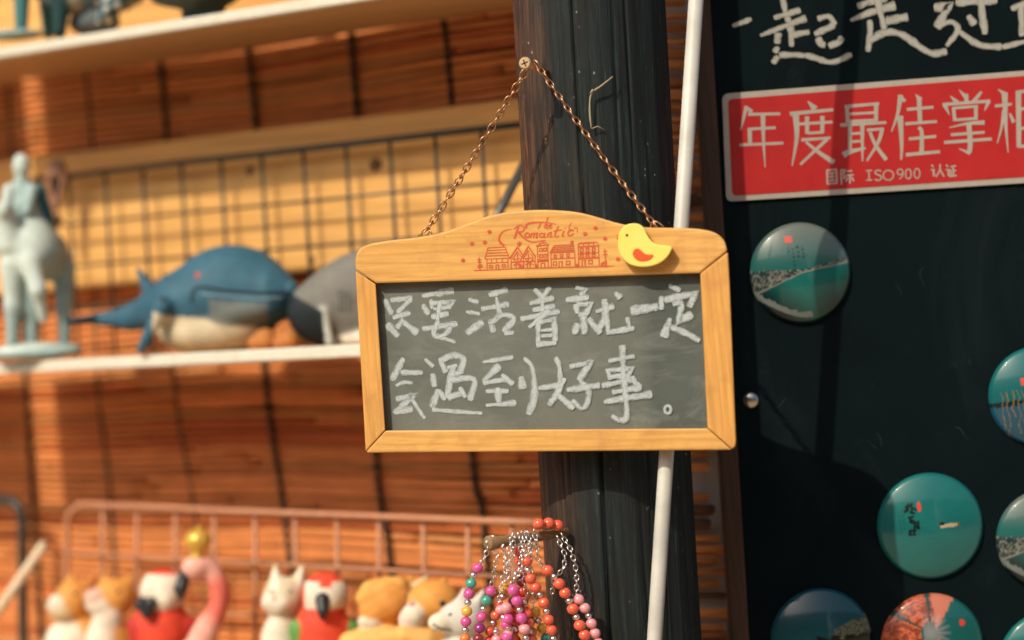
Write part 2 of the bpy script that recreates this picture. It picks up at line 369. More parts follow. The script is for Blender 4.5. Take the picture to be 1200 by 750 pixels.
# ------------------------------------------------------------------ setting: ground, backing wall
def flat(name, x0, x1, y0, y1, z, mat, kind='structure'):
    o = mesh(name, [(x0, y0, z), (x1, y0, z), (x1, y1, z), (x0, y1, z)], [(0, 1, 2, 3)], mat); return props(o, kind=kind)
flat('ground', -150, 150, -150, 150, 0, m_mottle('stone_paving', (.36, .25, .15), (.44, .32, .20), 6, .8, .3, .2))
BACK = m_wood('dark_boarding', (.20, .075, .03), (.15, .055, .02), (.08, .03, .012), 0, 20)
mb = MB(); mb.box(wp(-1.5, -.05, -1.35), WS*1.62, WN*.03, Vector((0, 0, 2.3)))
props(mb.build('back_wall', BACK), 'dark boarded stall wall behind the bamboo blind', 'wall')

PLAST = m_mottle('added_house_plaster', (.20, .18, .15), (.26, .24, .20), 3, .85, .2, .1); PANE = m_mottle('added_house_pane', (.02, .025, .03), (.03, .035, .04), 3, .1, .5, 0); TILE = m_mottle('added_house_tiles', (.07, .065, .06), (.11, .10, .09), 12, .8, .2, .3)
for (x0, x1, lab) in ((-16, 2.6, 'long low building with a tiled roof, added unseen behind the camera to block sky light'), (4.6, 15, 'shorter low building with a tiled roof, added unseen behind the camera beside a sky gap')):  # unseen buildings added to cut low sky fill and shape the dome reflections
    hs = thing('added_house', lab, 'added_house', ((x0+x1)/2, -9, 0)); X, Yv, Z = Vector((1, 0, 0)), Vector((0, 1, 0)), Vector((0, 0, 1))
    b = MB(); b.box((x0, -12, 0), X*(x1-x0), Yv*4, Z*4.6); b.build('wall', PLAST, hs)
    b = MB(); b.prism([Vector((x0-.4, y, z)) for y, z in ((-12.5, 4.6), (-7.5, 4.6), (-10, 6.0))], [Vector((x1+.4, y, z)) for y, z in ((-12.5, 4.6), (-7.5, 4.6), (-10, 6.0))]); b.build('added_house_roof', TILE, hs)
    k = x0+1.2
    while k < x1-1.6:
        b = MB(); b.box((k, -7.99, 1.2), X*1.1, Yv*.03, Z*1.5); b.build('added_house_window', PANE, hs); k += 2.6
# ------------------------------------------------------------------ bamboo blind on the back wall
def blind_pt(s, z, n):   # the blind hangs a little unevenly: its lower rows sink to the right
    low = max(0.0, -z-.02)
    return wp(s, n + .004*math.sin(s*9+z*3), z - low*.10*(s+.35) + .0025*math.sin(s*11+z*7))
bt = thing('bamboo_blind', 'reddish brown split bamboo blind hanging across the stall back wall', 'blind', wp(-.45, 0, -.62))
mb = MB(); z = -.55
while z < .52:
    r = random.uniform(.0031, .0042); s0 = -1.15
    while s0 < .06:
        s1 = min(s0 + random.uniform(.25, .75), .065)
        t = random.random(); base = np.array((.68, .255, .082))*(.88+.28*t)
        if random.random() < .10: base = np.array((.52, .14, .042))
        if random.random() < .12: base = np.array((.55, .24, .08))
        pts = [blind_pt(s0+.002+(s1-s0-.004)*i/8, z+random.uniform(-.0006, .0006), .0) for i in range(9)]
        mb.tube(pts, [r*random.uniform(.9, 1.08) for _ in pts], 7, True, tuple(base))
        s0 = s1
    z += r*2+random.choice((-.0002, .0003, .0006, .0010, .0016))
mb.build('slat', VCBAMB, bt, True)
CORD = m_mottle('dark_cord', (.02, .024, .02), (.045, .05, .04), 300, .9, .2, .3)
for line in ([(-85, 60), (-70, 300), (-60, 750)], [(8, 60), (14, 170), (30, 440), (48, 760)], [(92, 20), (110, 180), (115, 440), (128, 560), (140, 760)], [(180, 10), (195, 160), (205, 440), (228, 590), (245, 760)],
             [(282, -10), (300, 155), (310, 430), (333, 600), (350, 760)], [(406, -10), (418, 140), (440, 530), (455, 640), (465, 760)], [(516, -10), (530, 130), (553, 530), (565, 600), (578, 760)]):
    P = [WALL.hit(p[0], p[1], .005) for p in spline(line, 26)]
    mb = MB(); mb.tube(P, [(.0020 if i % 2 else .0036) for i in range(len(P))], 7); mb.build('cord', CORD, bt, True)

# pine planks fixed over the blind
zt = (WALL.hit(450, 134, .03)-WO).z; zb = (WALL.hit(110, 337, .03)-WO).z
KNOT = m_mottle('knot', (.10, .045, .02), (.20, .09, .035), 200, .7, .3, 0)
def plank(zlo, zhi, label, knots):
    t = thing('pine_plank', label, 'plank', wp(-.4, .02, zlo), Matrix.Rotation(-WA, 4, 'Z'))
    b = MB(); b.box(wp(-1.2, .012, zlo), WS*1.265, WN*.018, Vector((0, 0, zhi-zlo))); b.build('board', PLANK, t, bevel=.0012)
    for (u, v, r) in knots:
        c = WALL.hit(u, v, .0302); k = MB()
        n = 14; k.add([c + WS*(r*1.1*math.cos(2*math.pi*i/n)*random.uniform(.8, 1.15)) + Vector((0, 0, r*math.sin(2*math.pi*i/n)*random.uniform(.8, 1.15))) for i in range(n)], [tuple(range(n))]); k.build('knot', KNOT, t)
plank(zb, zt, 'wide pale pine plank with dark knots behind the black wire grid', [(440, 193, .0075), (293, 200, .005), (365, 305, .004)])
plank((WALL.hit(180, 32, .03)-WO).z, .46, 'pale pine plank at the top behind the upper shelf', [])

# ------------------------------------------------------------------ shelves
SHD = .19
def shelf(name, zfun, label, back, gap, SHD=.19, lip=.012, end=.17):
    """front lip white, body raw board; a slot between two boards lets a streak of sun through"""
    z = zfun; t = thing(name, label, 'shelf', wp(-.4, SHD, z), Matrix.Rotation(-WA, 4, 'Z'))
    for (a, b_) in ((-1.3, gap[0]), (gap[1], end)):
        b = MB(); b.box(wp(a, back, z-lip+.0025), WS*(b_-a), WN*(SHD-.004-back), Vector((0, 0, lip-.0025))); b.build('board', RAWB, t)
    b = MB(); b.box(wp(-1.3, SHD-.004, z+.001-lip), WS*(1.3+end), WN*.010, Vector((0, 0, lip))); b.build('front_lip', WHITEP, t, bevel=.002)
    return t
FRONT = Plane(WO+WN*(SHD+.008), WN)
zt1 = (FRONT.hit(185, 27)-WO).z; zt2 = (FRONT.hit(200, 416)-WO).z; zt3 = (Plane(WO+WN*.2, WN).hit(300, 800)-WO).z
g1 = ws(WALL.hit(52, 90)); g2 = ws(WALL.hit(62, 450))
shelf('shelf', zt1, 'upper white edged shelf seen from below, above the black wire grid', .011, (g1-.028, g1+.0), .19, .0105)
shelf('shelf', zt2, 'middle white edged shelf carrying the blue whale figurine', .032, (g2-.034, g2+.004))
shelf('shelf', zt3, 'lowest white edged shelf under the row of painted animal figurines', .012, (-1.2, -1.19), .25)

# ------------------------------------------------------------------ black wire grid behind the figurines
gn = .05; gr = thing('wire_grid', 'black wire display grid standing on the middle shelf before the pine plank', 'wire grid', wp(-.4, gn, zt2))
GP = Plane(WO+WN*gn, WN); zg = (GP.hit(320, 179)-WO).z
sa, sb_ = ws(GP.hit(80, 205)), ws(GP.hit(510, 165)); ds = (sb_-sa)/9
mb = MB(); mb.tube([wp(sa-ds*1.0, gn, zg), wp(sa+ds*12, gn, zg)], .0034, 8); mb.build('top_rod', BLACKM, gr, True)
for k in range(-1, 13):
    b = MB(); b.tube([wp(sa+ds*k, gn, zg), wp(sa+ds*k, gn, zt2+.001)], .0019, 7); b.build('upright_wire', BLACKM, gr, True)
zz = zg-.053
while zz > zt2+.01:
    b = MB(); b.tube([wp(sa-ds, gn+.0036, zz), wp(sa+ds*12, gn+.0036, zz)], .0016, 7); b.build('cross_wire', BLACKM, gr, True); zz -= .046
b = MB(); b.tube([GP.hit(616, 188, .03), GP.hit(560, 298, .10)], .0042, 8); b.build('brace_rod', m_mottle('grey_steel', (.10, .11, .11), (.2, .2, .19), 200, .4, .5, 0, metal=.6), gr, True)

# lower dusty pink rack
rk = thing('wire_rack', 'dusty pink wire rack panel with rounded corner behind the animal figurines', 'rack', wp(-.3, .09, zt3))
RP = Plane(WO+WN*.09, WN)
b = MB(); b.tube([RP.hit(*p) for p in spline([(77, 800), (79, 640), (80, 608), (90, 595), (115, 592), (300, 600), (640, 613)], 5)], .0034, 8); b.build('outer_rod', PINKM, rk, True)
for i, x in enumerate((121, 161, 206, 251, 299, 346, 395, 444, 496, 548, 600)):
    b = MB(); b.tube([RP.hit(x, 592+(x-100)*.039, -.004), RP.hit(x-2+i*.6, 802, -.004)], .0025, 7); b.build('upright_wire', PINKM, rk, True)
for v0, v1 in ((648, 678), (708, 742)):
    b = MB(); b.tube([RP.hit(80, v0, .004), RP.hit(630, v1, .004)], .0022, 7); b.build('cross_wire', PINKM, rk, True)
# pale dowel and black frame at the left edge
P2 = Plane(WO+WN*.17, WN); b = MB()
b.tube([P2.hit(-60, 800), P2.hit(52, 638)], .0055, 10); props(b.build('dowel', m_wood('pale_stick', (.8, .68, .5), (.75, .6, .42), (.6, .45, .28), 0, 30), smooth=True), 'pale wooden dowel leaning at the lower left before the blind', 'stick')
b = MB(); b.tube([Plane(WO+WN*.05, WN).hit(*p) for p in spline([(-70, 588), (0, 586), (18, 590), (26, 606), (27, 640), (27, 700), (28, 805)], 5)], .006, 8)
props(b.build('picture_frame', BLACKM, smooth=True), 'black rounded metal frame edge standing at the far left of the blind', 'frame')

# ------------------------------------------------------------------ post with screw and peg
PY = 2.02
pb, ptp = at(747, 1050, PY), at(674, -300, PY)
pdir = (ptp-pb).normalized()
foot = pb + pdir*((0-pb.z)/pdir.z); head = foot + pdir*2.75
rotm = Vector((0, 0, 1)).rotation_difference(pdir).to_matrix().to_4x4()
post = thing('wooden_post', 'round weathered black post with a long crack, holding the chalkboard sign', 'post', foot, rotm)
NT, NZ = 300, 300; V = []; Fc = []
GRO = [(random.uniform(-math.pi, 0.2), random.uniform(.6, 2.2), random.uniform(.08, .45), random.uniform(.0006, .0026), random.uniform(.006, .02), random.uniform(-.12, .12)) for _ in range(70)]
FAC = [random.gauss(0, .0006) for _ in range(46)]
for j in range(NZ):
    zz = 2.75*j/(NZ-1)
    for i in range(NT):
        th = 2*math.pi*i/NT
        r = .0632 + .0012*math.sin(3*th+1) + .0009*math.sin(5*th+zz*2.2) + .0012*math.sin(zz*3.1+th) 
        cr = -math.pi/2 - .19 + .05*math.sin(zz*3.0) + .02*math.sin(zz*11)
        d = (th-2*math.pi - cr + math.pi) % (2*math.pi) - math.pi
        r -= .007*math.exp(-(d/.016)**2)
        d2 = (th - (-math.pi/2+.46) + math.pi) % (2*math.pi) - math.pi
        r -= .003*math.exp(-((d2+.03*math.sin(zz*4))/.02)**2)*(.4+.6*math.sin(zz*2.3)**2)
        d3 = (th - (-math.pi/2-.62) + math.pi) % (2*math.pi) - math.pi
        r -= .0025*math.exp(-((d3+.05*math.sin(zz*2.2))/.014)**2)
        ff = th/(2*math.pi)*46 + .35*math.sin(zz*2.1); f0 = int(ff) % 46; r += FAC[f0]+(FAC[(f0+1) % 46]-FAC[f0])*(ff-int(ff))
        for (ga, gz, gl, gd, gw, gs) in GRO:
            if abs(zz-gz) < gl:
                dd = (th - ga - gs*(zz-gz)/gl + math.pi) % (2*math.pi) - math.pi
                if abs(dd) < gw*3: r -= gd*math.exp(-(dd/gw)**2)*(1-((zz-gz)/gl)**2)
        V.append(foot + rotm.to_3x3() @ Vector((r*math.cos(th), r*math.sin(th), zz)))
for j in range(NZ-1):
    for i in range(NT):
        i2 = (i+1) % NT; Fc.append((j*NT+i, j*NT+i2, (j+1)*NT+i2, (j+1)*NT+i))
Fc.append(tuple((NZ-1)*NT+i for i in range(NT)))
mesh('trunk', V, Fc, POST, post, True)
# screw that carries the chain
sh = at(615, 74, 1.930); sr = at(645, 86, 1.975); sax = (sr-sh).normalized(); sax2 = (sh-C0).normalized()*.55+sax*.45; sax2.normalize()
b = MB(); b.tube([sh+sax*.002, sr+sax*.02], .0021, 10); sc_ = b.build('screw', BRASS, post, True)
x_ = sax2.cross(Vector((0, 0, 1))).normalized(); y_ = x_.cross(sax2)
b = MB(); b.tube([sh-sax2*.0008, sh+sax2*.0012, sh+sax2*.0045], [.0040, .0050, .0022], 20); b.build('screw_head', BRASSHEAD, sc_)
b = MB()
for a_, c_ in ((x_, y_), (y_, x_)):
    q = (a_*math.cos(.3)+c_*math.sin(.3)*(1 if a_ is x_ else -1)).normalized(); p = q.cross(sax2)
    b.box(sh-sax2*(.00095 if a_ is x_ else .001)-q*.0028-p*.0005, q*.0056, p*.001, sax2*.0003)
b.build('screw_slot', DARK, sc_)
# wooden peg for the bracelets
pg0, pg1 = at(571, 637, 1.925), at(662, 624, 1.972); pax = (pg1-pg0).normalized()
PEGW = m_wood('peg_wood', (.34, .22, .11), (.26, .16, .08), (.15, .08, .04), 0, 60)
b = MB(); b.tube([pg0, pg0+pax*.001, pg0+pax*.012, pg0.lerp(pg1, .6), pg1+pax*.02], [.0054, .0062, .0048, .0042, .0034], 16); b.build('peg', PEGW, post, True)
# dry twig caught in the crack
tw = at(693, 150, 1.955); b = MB()
pts = [at(*p) for p in spline([(693, 151, 1.951), (691, 128, 1.950), (693, 110, 1.950), (704, 101, 1.949), (718, 90, 1.952)], 4)]
b.tube(pts, [.0006+.0003*random.random() for _ in pts], 6); b.tube([at(693, 151, 1.951), at(700, 148, 1.951), at(708, 152, 1.953)], .0005, 6); b.tube([at(692, 110, 1.950), at(695, 105, 1.948)], .0009, 6)
props(b.build('twig', m_mottle('dry_twig', (.3, .24, .15), (.42, .36, .25), 300, .8, .2, .2), smooth=True), 'thin dry forked twig caught in the crack of the dark post', 'twig')

# white pipe leaning past the post
b = MB(); pt, pbm = at(826, -160, 1.924), at(752, 980, 1.924); d = (pt-pbm).normalized(); pbm = pbm - d*((pbm.z)/d.z)
b.tube([pbm, pbm.lerp(pt, .5), pt+d*.6], .0060, 24); props(b.build('pipe', PVC, smooth=True), 'thin white plastic pipe leaning past the dark post', 'pipe')

# ------------------------------------------------------------------ chalkboard sign
sg = thing('chalkboard_sign', 'pine framed chalkboard hung by chain, with white chalk writing and a yellow duck', 'sign', SIGN.hit(645, 530), SIGN_M)
def sprism(name, pts, f, bk, mat, parent, bev=.0012):
    b = MB(); b.prism([SIGN.hit(p[0], p[1], f) for p in pts], [SIGN.hit(p[0], p[1], bk) for p in pts]); return b.build(name, mat, parent, bevel=bev)
top = spline([(417, 316), (417, 303), (420, 294), (430, 287), (455, 282), (490, 278), (520, 272), (548, 262), (575, 252.5), (605, 247.5), (640, 246), (675, 248.5), (702, 255), (726, 262), (750, 266), (785, 267), (815, 268), (836, 272), (848, 281), (852.5, 294)], 4)
sprism('header', [tuple(p) for p in top] + [(820, 320), (441, 332)], 0, -.016, PINE_X, sg, .0016)
sprism('side_rail', [(416.8, 317.5), (440.4, 333), (451.5, 504), (428.7, 529)], -.0002, -.0162, PINE_Z, sg)
sprism('side_rail', [(820.6, 320.6), (853, 295.2), (855, 330), (862.5, 517), (861.5, 523), (858, 526.5), (829.3, 501.5)], -.0002, -.0162, PINE_Z, sg)
sprism('bottom_rail', [(452, 504.6), (829, 502), (857.6, 527), (432, 530.5), (429.2, 529.6)], .0001, -.016, PINE_X, sg)
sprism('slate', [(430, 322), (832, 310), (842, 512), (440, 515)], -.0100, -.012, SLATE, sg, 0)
# chalk strokes (hand-written, in the order of the text)
W = 33
c3 = [([(45, 92), (86, 170)], 28, 24), ([(76, 97), (190, 83)], 24, 28), ([(184, 88), (112, 162)], 28, 22), ([(88, 186), (180, 160)], 26, 24), ([(58, 218), (118, 283)], W, 28), ([(108, 240), (140, 205), (218, 268)], 26, W, False),
      ([(240, 75), (405, 45)], 22, 36), ([(287, 92), (292, 140)], 20, 20), ([(243, 118), (275, 170)], 22, 28), ([(280, 112), (398, 104), (375, 132)], 26, 22, False), ([(300, 142), (390, 130)], 20, 24), ([(288, 182), (378, 165)], 26, 28), ([(332, 100), (320, 200)], 22, 24), ([(242, 245), (425, 218)], 26, 30), ([(325, 200), (300, 268), (335, 288), (415, 312)], 26, 20), ([(390, 230), (362, 270), (305, 292)], 24, 18),
      ([(480, 90), (533, 108)], 18, 26), ([(468, 156), (540, 166)], 22, 22), ([(470, 268), (556, 208)], 32, 34), ([(585, 70), (684, 40)], 24, 34), ([(546, 142), (690, 116)], 24, 26), ([(624, 80), (642, 168)], 18, 26), ([(592, 195), (612, 262)], 28, 26), ([(600, 212), (655, 172), (715, 192), (660, 258)], 26, 28), ([(665, 266), (715, 263)], 26, 26),
      ([(145, 395), (85, 512)], 34, 28), ([(130, 470), (245, 470)], 24, 26), ([(105, 538), (150, 520), (192, 524)], 16, 24), ([(105, 607), (195, 590), (95, 680)], 32, 28, False), ([(100, 678), (192, 656)], 26, 32), ([(190, 610), (255, 708)], 16, 22),
      ([(255, 400), (300, 440)], 14, 26), ([(295, 475), (305, 545)], 30, 32), ([(325, 556), (292, 652)], 26, 34), ([(325, 560), (362, 612)], 20, 26), ([(292, 660), (420, 672), (552, 680)], 24, 18), ([(330, 395), (365, 470)], 26, 30), ([(340, 405), (400, 382), (455, 398), (435, 475)], 28, 34), ([(372, 445), (422, 432)], 20, 20), ([(375, 482), (440, 470)], 28, 28), ([(402, 440), (385, 520), (368, 600)], 34, 30), ([(388, 508), (508, 505), (488, 615)], 30, 30), ([(372, 600), (462, 572)], 34, 30), ([(435, 545), (465, 600)], 26, 26),
      ([(555, 416), (712, 390)], 16, 28), ([(642, 432), (555, 518)], 36, 26), ([(556, 524), (692, 502)], 26, 26), ([(652, 480), (712, 532)], 24, 28), ([(570, 566), (688, 566)], 18, 28), ([(628, 548), (640, 628)], 30, 36), ([(570, 640), (728, 626)], 16, 30), ([(753, 490), (762, 556)], 36, 40), ([(768, 393), (812, 450), (822, 590), (790, 688)], 16, 44)]
c5 = [([(678, 266), (704, 292)], 16, 18), ([(735, 258), (695, 312)], 18, 18), ([(662, 318), (748, 296)], 16, 20), ([(672, 340), (752, 326)], 14, 20), ([(630, 372), (768, 344)], 20, 18), ([(708, 285), (706, 345)], 16, 16), ([(730, 340), (660, 402)], 18, 14), ([(692, 378), (692, 458)], 16, 18), ([(694, 384), (748, 372), (752, 450)], 18, 20, False), ([(702, 412), (742, 408)], 12, 12), ([(702, 432), (742, 428)], 12, 12), ([(685, 462), (756, 454)], 20, 18)]
c4 = [([(195, 28), (248, 42), (222, 72)], 24, 22, False), ([(145, 96), (265, 80)], 30, 26), ([(196, 116), (206, 165)], 26, 24), ([(202, 118), (275, 116), (250, 166)], 26, 26, False), ([(210, 172), (260, 166)], 28, 28), ([(236, 176), (242, 272)], 34, 28), ([(206, 215), (190, 272)], 26, 32), ([(262, 190), (325, 268)], 30, 34),
      ([(300, 155), (396, 126)], 22, 28), ([(345, 90), (350, 170), (322, 240)], 28, 34), ([(356, 172), (366, 262), (500, 240)], 26, 26, False), ([(462, 185), (476, 240)], 24, 24), ([(400, 55), (430, 86)], 26, 34), ([(480, 150), (622, 130)], 42, 46), ([(678, 20), (738, 46)], 22, 30), ([(640, 75), (640, 146)], 30, 30), ([(655, 96), (815, 60), (782, 132)], 34, 30, False), ([(698, 118), (740, 108), (745, 152)], 26, 26), ([(740, 130), (730, 205), (800, 168)], 30, 36, False), ([(686, 188), (650, 288)], 26, 40), ([(690, 234), (770, 268), (838, 306)], 28, 32),
      ([(92, 390), (112, 440), (112, 550), (58, 640)], 22, 34), ([(140, 498), (100, 580)], 26, 26), ([(5, 552), (130, 532)], 26, 26), ([(110, 590), (188, 656)], 22, 34), ([(165, 440), (272, 418), (212, 512)], 24, 34, False), ([(218, 512), (262, 560), (255, 630), (225, 655), (180, 610)], 28, 22), ([(150, 560), (322, 535)], 26, 36),
      ([(365, 410), (502, 384)], 18, 26), ([(360, 450), (376, 508)], 26, 24), ([(365, 458), (485, 450), (460, 500)], 24, 24, False), ([(372, 492), (465, 482)], 22, 24), ([(332, 538), (490, 505), (532, 548)], 26, 26, False), ([(385, 572), (538, 546)], 26, 30), ([(342, 622), (592, 580)], 26, 36), ([(437, 328), (445, 500), (462, 690), (425, 715), (382, 694)], 30, 26),
      (ring(672, 661, 16, 20), 17, 17, True, True)]
b = MB(); allc = tf(c3, 440, 330, 4.41) + tf(c5, 400, 250, 3) + tf(c4, 630, 330, 4.41)
ribbons(b, allc, SIGN, -.0098, 1.2e-5, True, .06); b.build('chalk_writing', CHALK, sg)
# printed logo on the header
lg = [([(265, 95), (232, 104), (216, 130), (222, 148), (236, 160)], 2, 9), ([(322, 92), (324, 78), (345, 70), (395, 69), (440, 76)], 8, 2), ([(380, 70), (370, 92)], 5, 5), ([(366, 92), (374, 92)], 3, 3), ([(408, 48), (392, 92)], 4, 5), ([(394, 84), (405, 77), (401, 92), (407, 91)], 3, 4), ([(411, 86), (422, 80), (415, 77), (410, 87), (416, 92), (425, 89)], 3, 4),
      ([(292, 84), (276, 132)], 7, 7), ([(272, 96), (296, 80), (314, 90), (308, 104), (288, 108)], 3, 6), ([(292, 108), (318, 134), (350, 146), (386, 138)], 7, 2), (ring(326, 119, 9, 9), 5, 5, True, True), ([(344, 110), (338, 130)], 5, 5), ([(341, 118), (354, 110), (350, 130)], 3, 5), ([(352, 118), (366, 110), (361, 128), (368, 128)], 3, 5), (ring(383, 119, 9, 8), 5, 4, True, True), ([(396, 109), (391, 127), (399, 126)], 5, 4), ([(410, 108), (404, 128)], 5, 5), ([(406, 116), (420, 107), (416, 125), (426, 124)], 3, 5), ([(448, 84), (434, 118), (438, 126), (450, 121)], 5, 4), ([(428, 104), (462, 97)], 4, 3), ([(470, 101), (463, 121), (472, 122)], 5, 4), ([(473, 90), (475, 93)], 6, 6), ([(507, 102), (496, 98), (485, 110), (490, 121), (508, 114)], 6, 4), ([(488, 96), (492, 80), (500, 70)], 3, 2), ([(508, 92), (520, 90), (522, 108)], 3, 3)]
def L(*p, w=3): return ([*p], w, w, False)
h1 = [L((118, 257), (300, 249), (520, 243), (665, 239)), L((172, 168), (240, 165)), L((172, 168), (160, 212)), L((240, 165), (256, 208)), L((160, 212), (256, 208)), L((169, 178), (244, 175)), L((167, 189), (248, 186)), L((164, 200), (252, 197)), L((168, 212), (169, 250)), L((250, 208), (251, 247)), L((170, 228), (250, 224)), L((186, 214), (186, 228)), L((206, 213), (206, 227)), L((228, 212), (228, 226)), L((178, 236), (190, 236), (190, 246), (178, 246), (178, 236)), L((204, 250), (204, 234), (214, 234), (214, 250)), L((228, 233), (240, 233), (240, 243), (228, 243), (228, 233)),
      L((258, 210), (288, 165), (314, 206), w=5), L((306, 205), (330, 162), (358, 203), w=5), L((268, 212), (288, 182), (306, 208)), L((314, 206), (330, 178), (348, 203)), L((262, 208), (263, 247)), L((311, 206), (312, 246)), L((356, 203), (357, 244)), L((272, 212), (304, 210)), L((316, 210), (350, 207)), L((262, 224), (357, 220)), L((288, 190), (288, 222)), L((330, 188), (330, 220)), L((272, 214), (304, 236)), L((304, 214), (272, 236)), L((318, 212), (350, 234)), L((350, 212), (318, 234)), L((282, 247), (282, 232), (294, 232), (294, 246)), L((326, 246), (326, 230), (337, 230), (337, 245)),
      L((365, 160), (368, 245)), L((405, 157), (408, 243)), L((360, 161), (411, 156), w=4), L((368, 158), (378, 149), (398, 148), (406, 155)), L((388, 148), (388, 138)), L((378, 141), (398, 139)), L((374, 170), (384, 170), (384, 182), (374, 182), (374, 170)), L((390, 169), (400, 168), (400, 180), (390, 181), (390, 169)), L((374, 194), (384, 194), (384, 206), (374, 206), (374, 194)), L((390, 193), (400, 193), (400, 205), (390, 205), (390, 193)), L((366, 216), (408, 213), w=5), L((366, 222), (408, 219)), L((380, 244), (380, 228), (394, 227), (394, 243)),
      L((414, 188), (430, 160), (506, 155), (511, 183), (414, 188)), L((426, 168), (508, 162)), L((422, 175), (509, 169)), L((418, 182), (510, 176)), L((418, 188), (420, 244)), L((511, 183), (513, 241)), L((420, 212), (512, 207)), L((430, 196), (440, 196), (440, 205), (430, 205), (430, 196)), L((454, 194), (464, 194), (464, 204), (454, 204), (454, 194)), L((480, 192), (490, 192), (490, 202), (480, 202), (480, 192)), L((428, 222), (440, 222), (440, 236), (428, 236), (428, 222)), L((450, 244), (450, 222), (462, 221), (462, 243)), L((478, 220), (492, 219), (492, 233), (478, 234), (478, 220)), L((500, 156), (500, 138)), L((493, 144), (507, 143)), L((494, 150), (506, 149)),
      L((524, 162), (528, 150), (600, 146), (605, 158)), L((524, 164), (606, 160), w=4), L((525, 164), (527, 240)), L((604, 160), (607, 237)), L((545, 149), (545, 162)), L((565, 148), (565, 161)), L((585, 147), (585, 160)), L((526, 190), (606, 186)), L((526, 210), (607, 206), w=5), L((534, 170), (544, 170), (544, 184), (534, 184), (534, 170)), L((556, 169), (566, 169), (566, 183), (556, 183), (556, 169)), L((580, 168), (590, 168), (590, 182), (580, 182), (580, 168)), L((534, 194), (544, 194), (544, 205), (534, 205), (534, 194)), L((556, 193), (566, 193), (566, 204), (556, 204), (556, 193)), L((580, 192), (590, 192), (590, 203), (580, 203), (580, 192)), L((540, 240), (540, 218), (552, 217), (552, 239)), L((566, 216), (580, 216), (580, 230), (566, 230), (566, 216)),
      L((138, 206), (141, 255)), L((130, 214), (146, 213)), L((131, 224), (147, 223)), L((132, 240), (150, 238), w=9), L((628, 172), (634, 238)), L((622, 182), (638, 180)), L((622, 194), (640, 192)), L((614, 230), (634, 222), (634, 238), (612, 238), w=6), L((295, 165), (295, 143)), L((286, 150), (304, 148)), L((288, 157), (302, 155)), L((296, 240), (310, 240), w=10), L((360, 238), (366, 238), w=10), L((515, 236), (524, 236), w=10)]
for (x, y) in ((75, 217), (110, 151), (160, 146), (178, 105), (552, 113), (592, 90), (630, 132), (680, 212)):
    h1 += [L((x-8, y), (x+8, y), w=5), L((x-4, y-7), (x+4, y+7), w=4), L((x+4, y-7), (x-4, y+7), w=4)]
b = MB(); ribbons(b, tf(lg + h1, 520, 240, 3.3333, 2.7), SIGN, .00018, 2e-6); b.build('printed_logo', REDPRINT, sg)
# yellow wooden duck
def dk(p): return (700+p[0]/6.818, 240+p[1]/6.818)
dout = [tuple(q) for q in spline([dk(p) for p in [(178, 222), (212, 172), (270, 150), (330, 154), (370, 182), (394, 230), (420, 275), (455, 308), (505, 322), (555, 325), (594, 338), (586, 375), (555, 422), (505, 462), (440, 488), (370, 497), (300, 490), (240, 465), (195, 420), (170, 360), (164, 300), (169, 255)]], 4, True)]
DUCKY = m_mottle('duck_yellow', (.80, .64, .13), (.84, .68, .17), 60, .5, .3, .05); DUCKS = m_mottle('duck_edge', (.80, .66, .22), (.84, .72, .25), 90, .5, .3, .05)
dkb = sprism('duck', dout, .0105, .0004, DUCKY, sg, .0010)
wing = [tuple(q) for q in spline([dk(p) for p in [(282, 392), (296, 358), (328, 349), (356, 370), (388, 395), (447, 400), (432, 428), (392, 449), (340, 450), (300, 428)]], 4, True)]
ORANGE = m_mottle('red_orange_paint', (.62, .085, .02), (.68, .10, .025), 200, .5, .3, 0)
sprism('wing', wing, .0109, .0106, ORANGE, dkb, 0)
sprism('eye', [dk(p) for p in ring(236, 243, 10, 11, 12)], .0109, .0106, DARK, dkb, 0)
sprism('beak', [dk(p) for p in [(140, 246), (182, 234), (186, 252)]], .007, .002, ORANGE, dkb, 0)
sprism('beak', [dk(p) for p in [(148, 268), (180, 258), (178, 274)]], .0035, .002, ORANGE, dkb, 0)
# hanging chain, both sides, and its small eye screws
lt, rt = SIGN.hit(499, 272, -.008), SIGN.hit(768, 265, -.010)
hook = sh + sax*.008
for (a_, e_, sag) in ((lt, hook+Vector((-.001, 0, -.002)), .003), (rt, hook+sax*.006+Vector((.004, 0, .001)), .004)):
    pts = []
    for i in range(16):
        t = i/15; p = e_.lerp(a_, t); p.z -= sag*4*t*(1-t)*.5; pts.append(p)
    b = MB(); chain(b, pts, .0063, .0047, .0028, .00062, 20 if a_ is lt else 40); b.build('chain', BRASS, sg, True)
b = MB(); b.tube([SIGN.hit(490, 277, -.006), SIGN.hit(503, 268, -.007)], .0006, 6); b.tube([SIGN.hit(503, 268, -.007), SIGN.hit(508, 278, -.008)], .0006, 6); b.build('eye_screw', BRASS, sg, True)
b = MB(); b.tube([SIGN.hit(p[0], p[1], -.009) for p in spline([(762, 268), (764, 261), (770, 260), (778, 266)], 4)], .0006, 6); b.build('eye_screw', BRASS, sg, True)

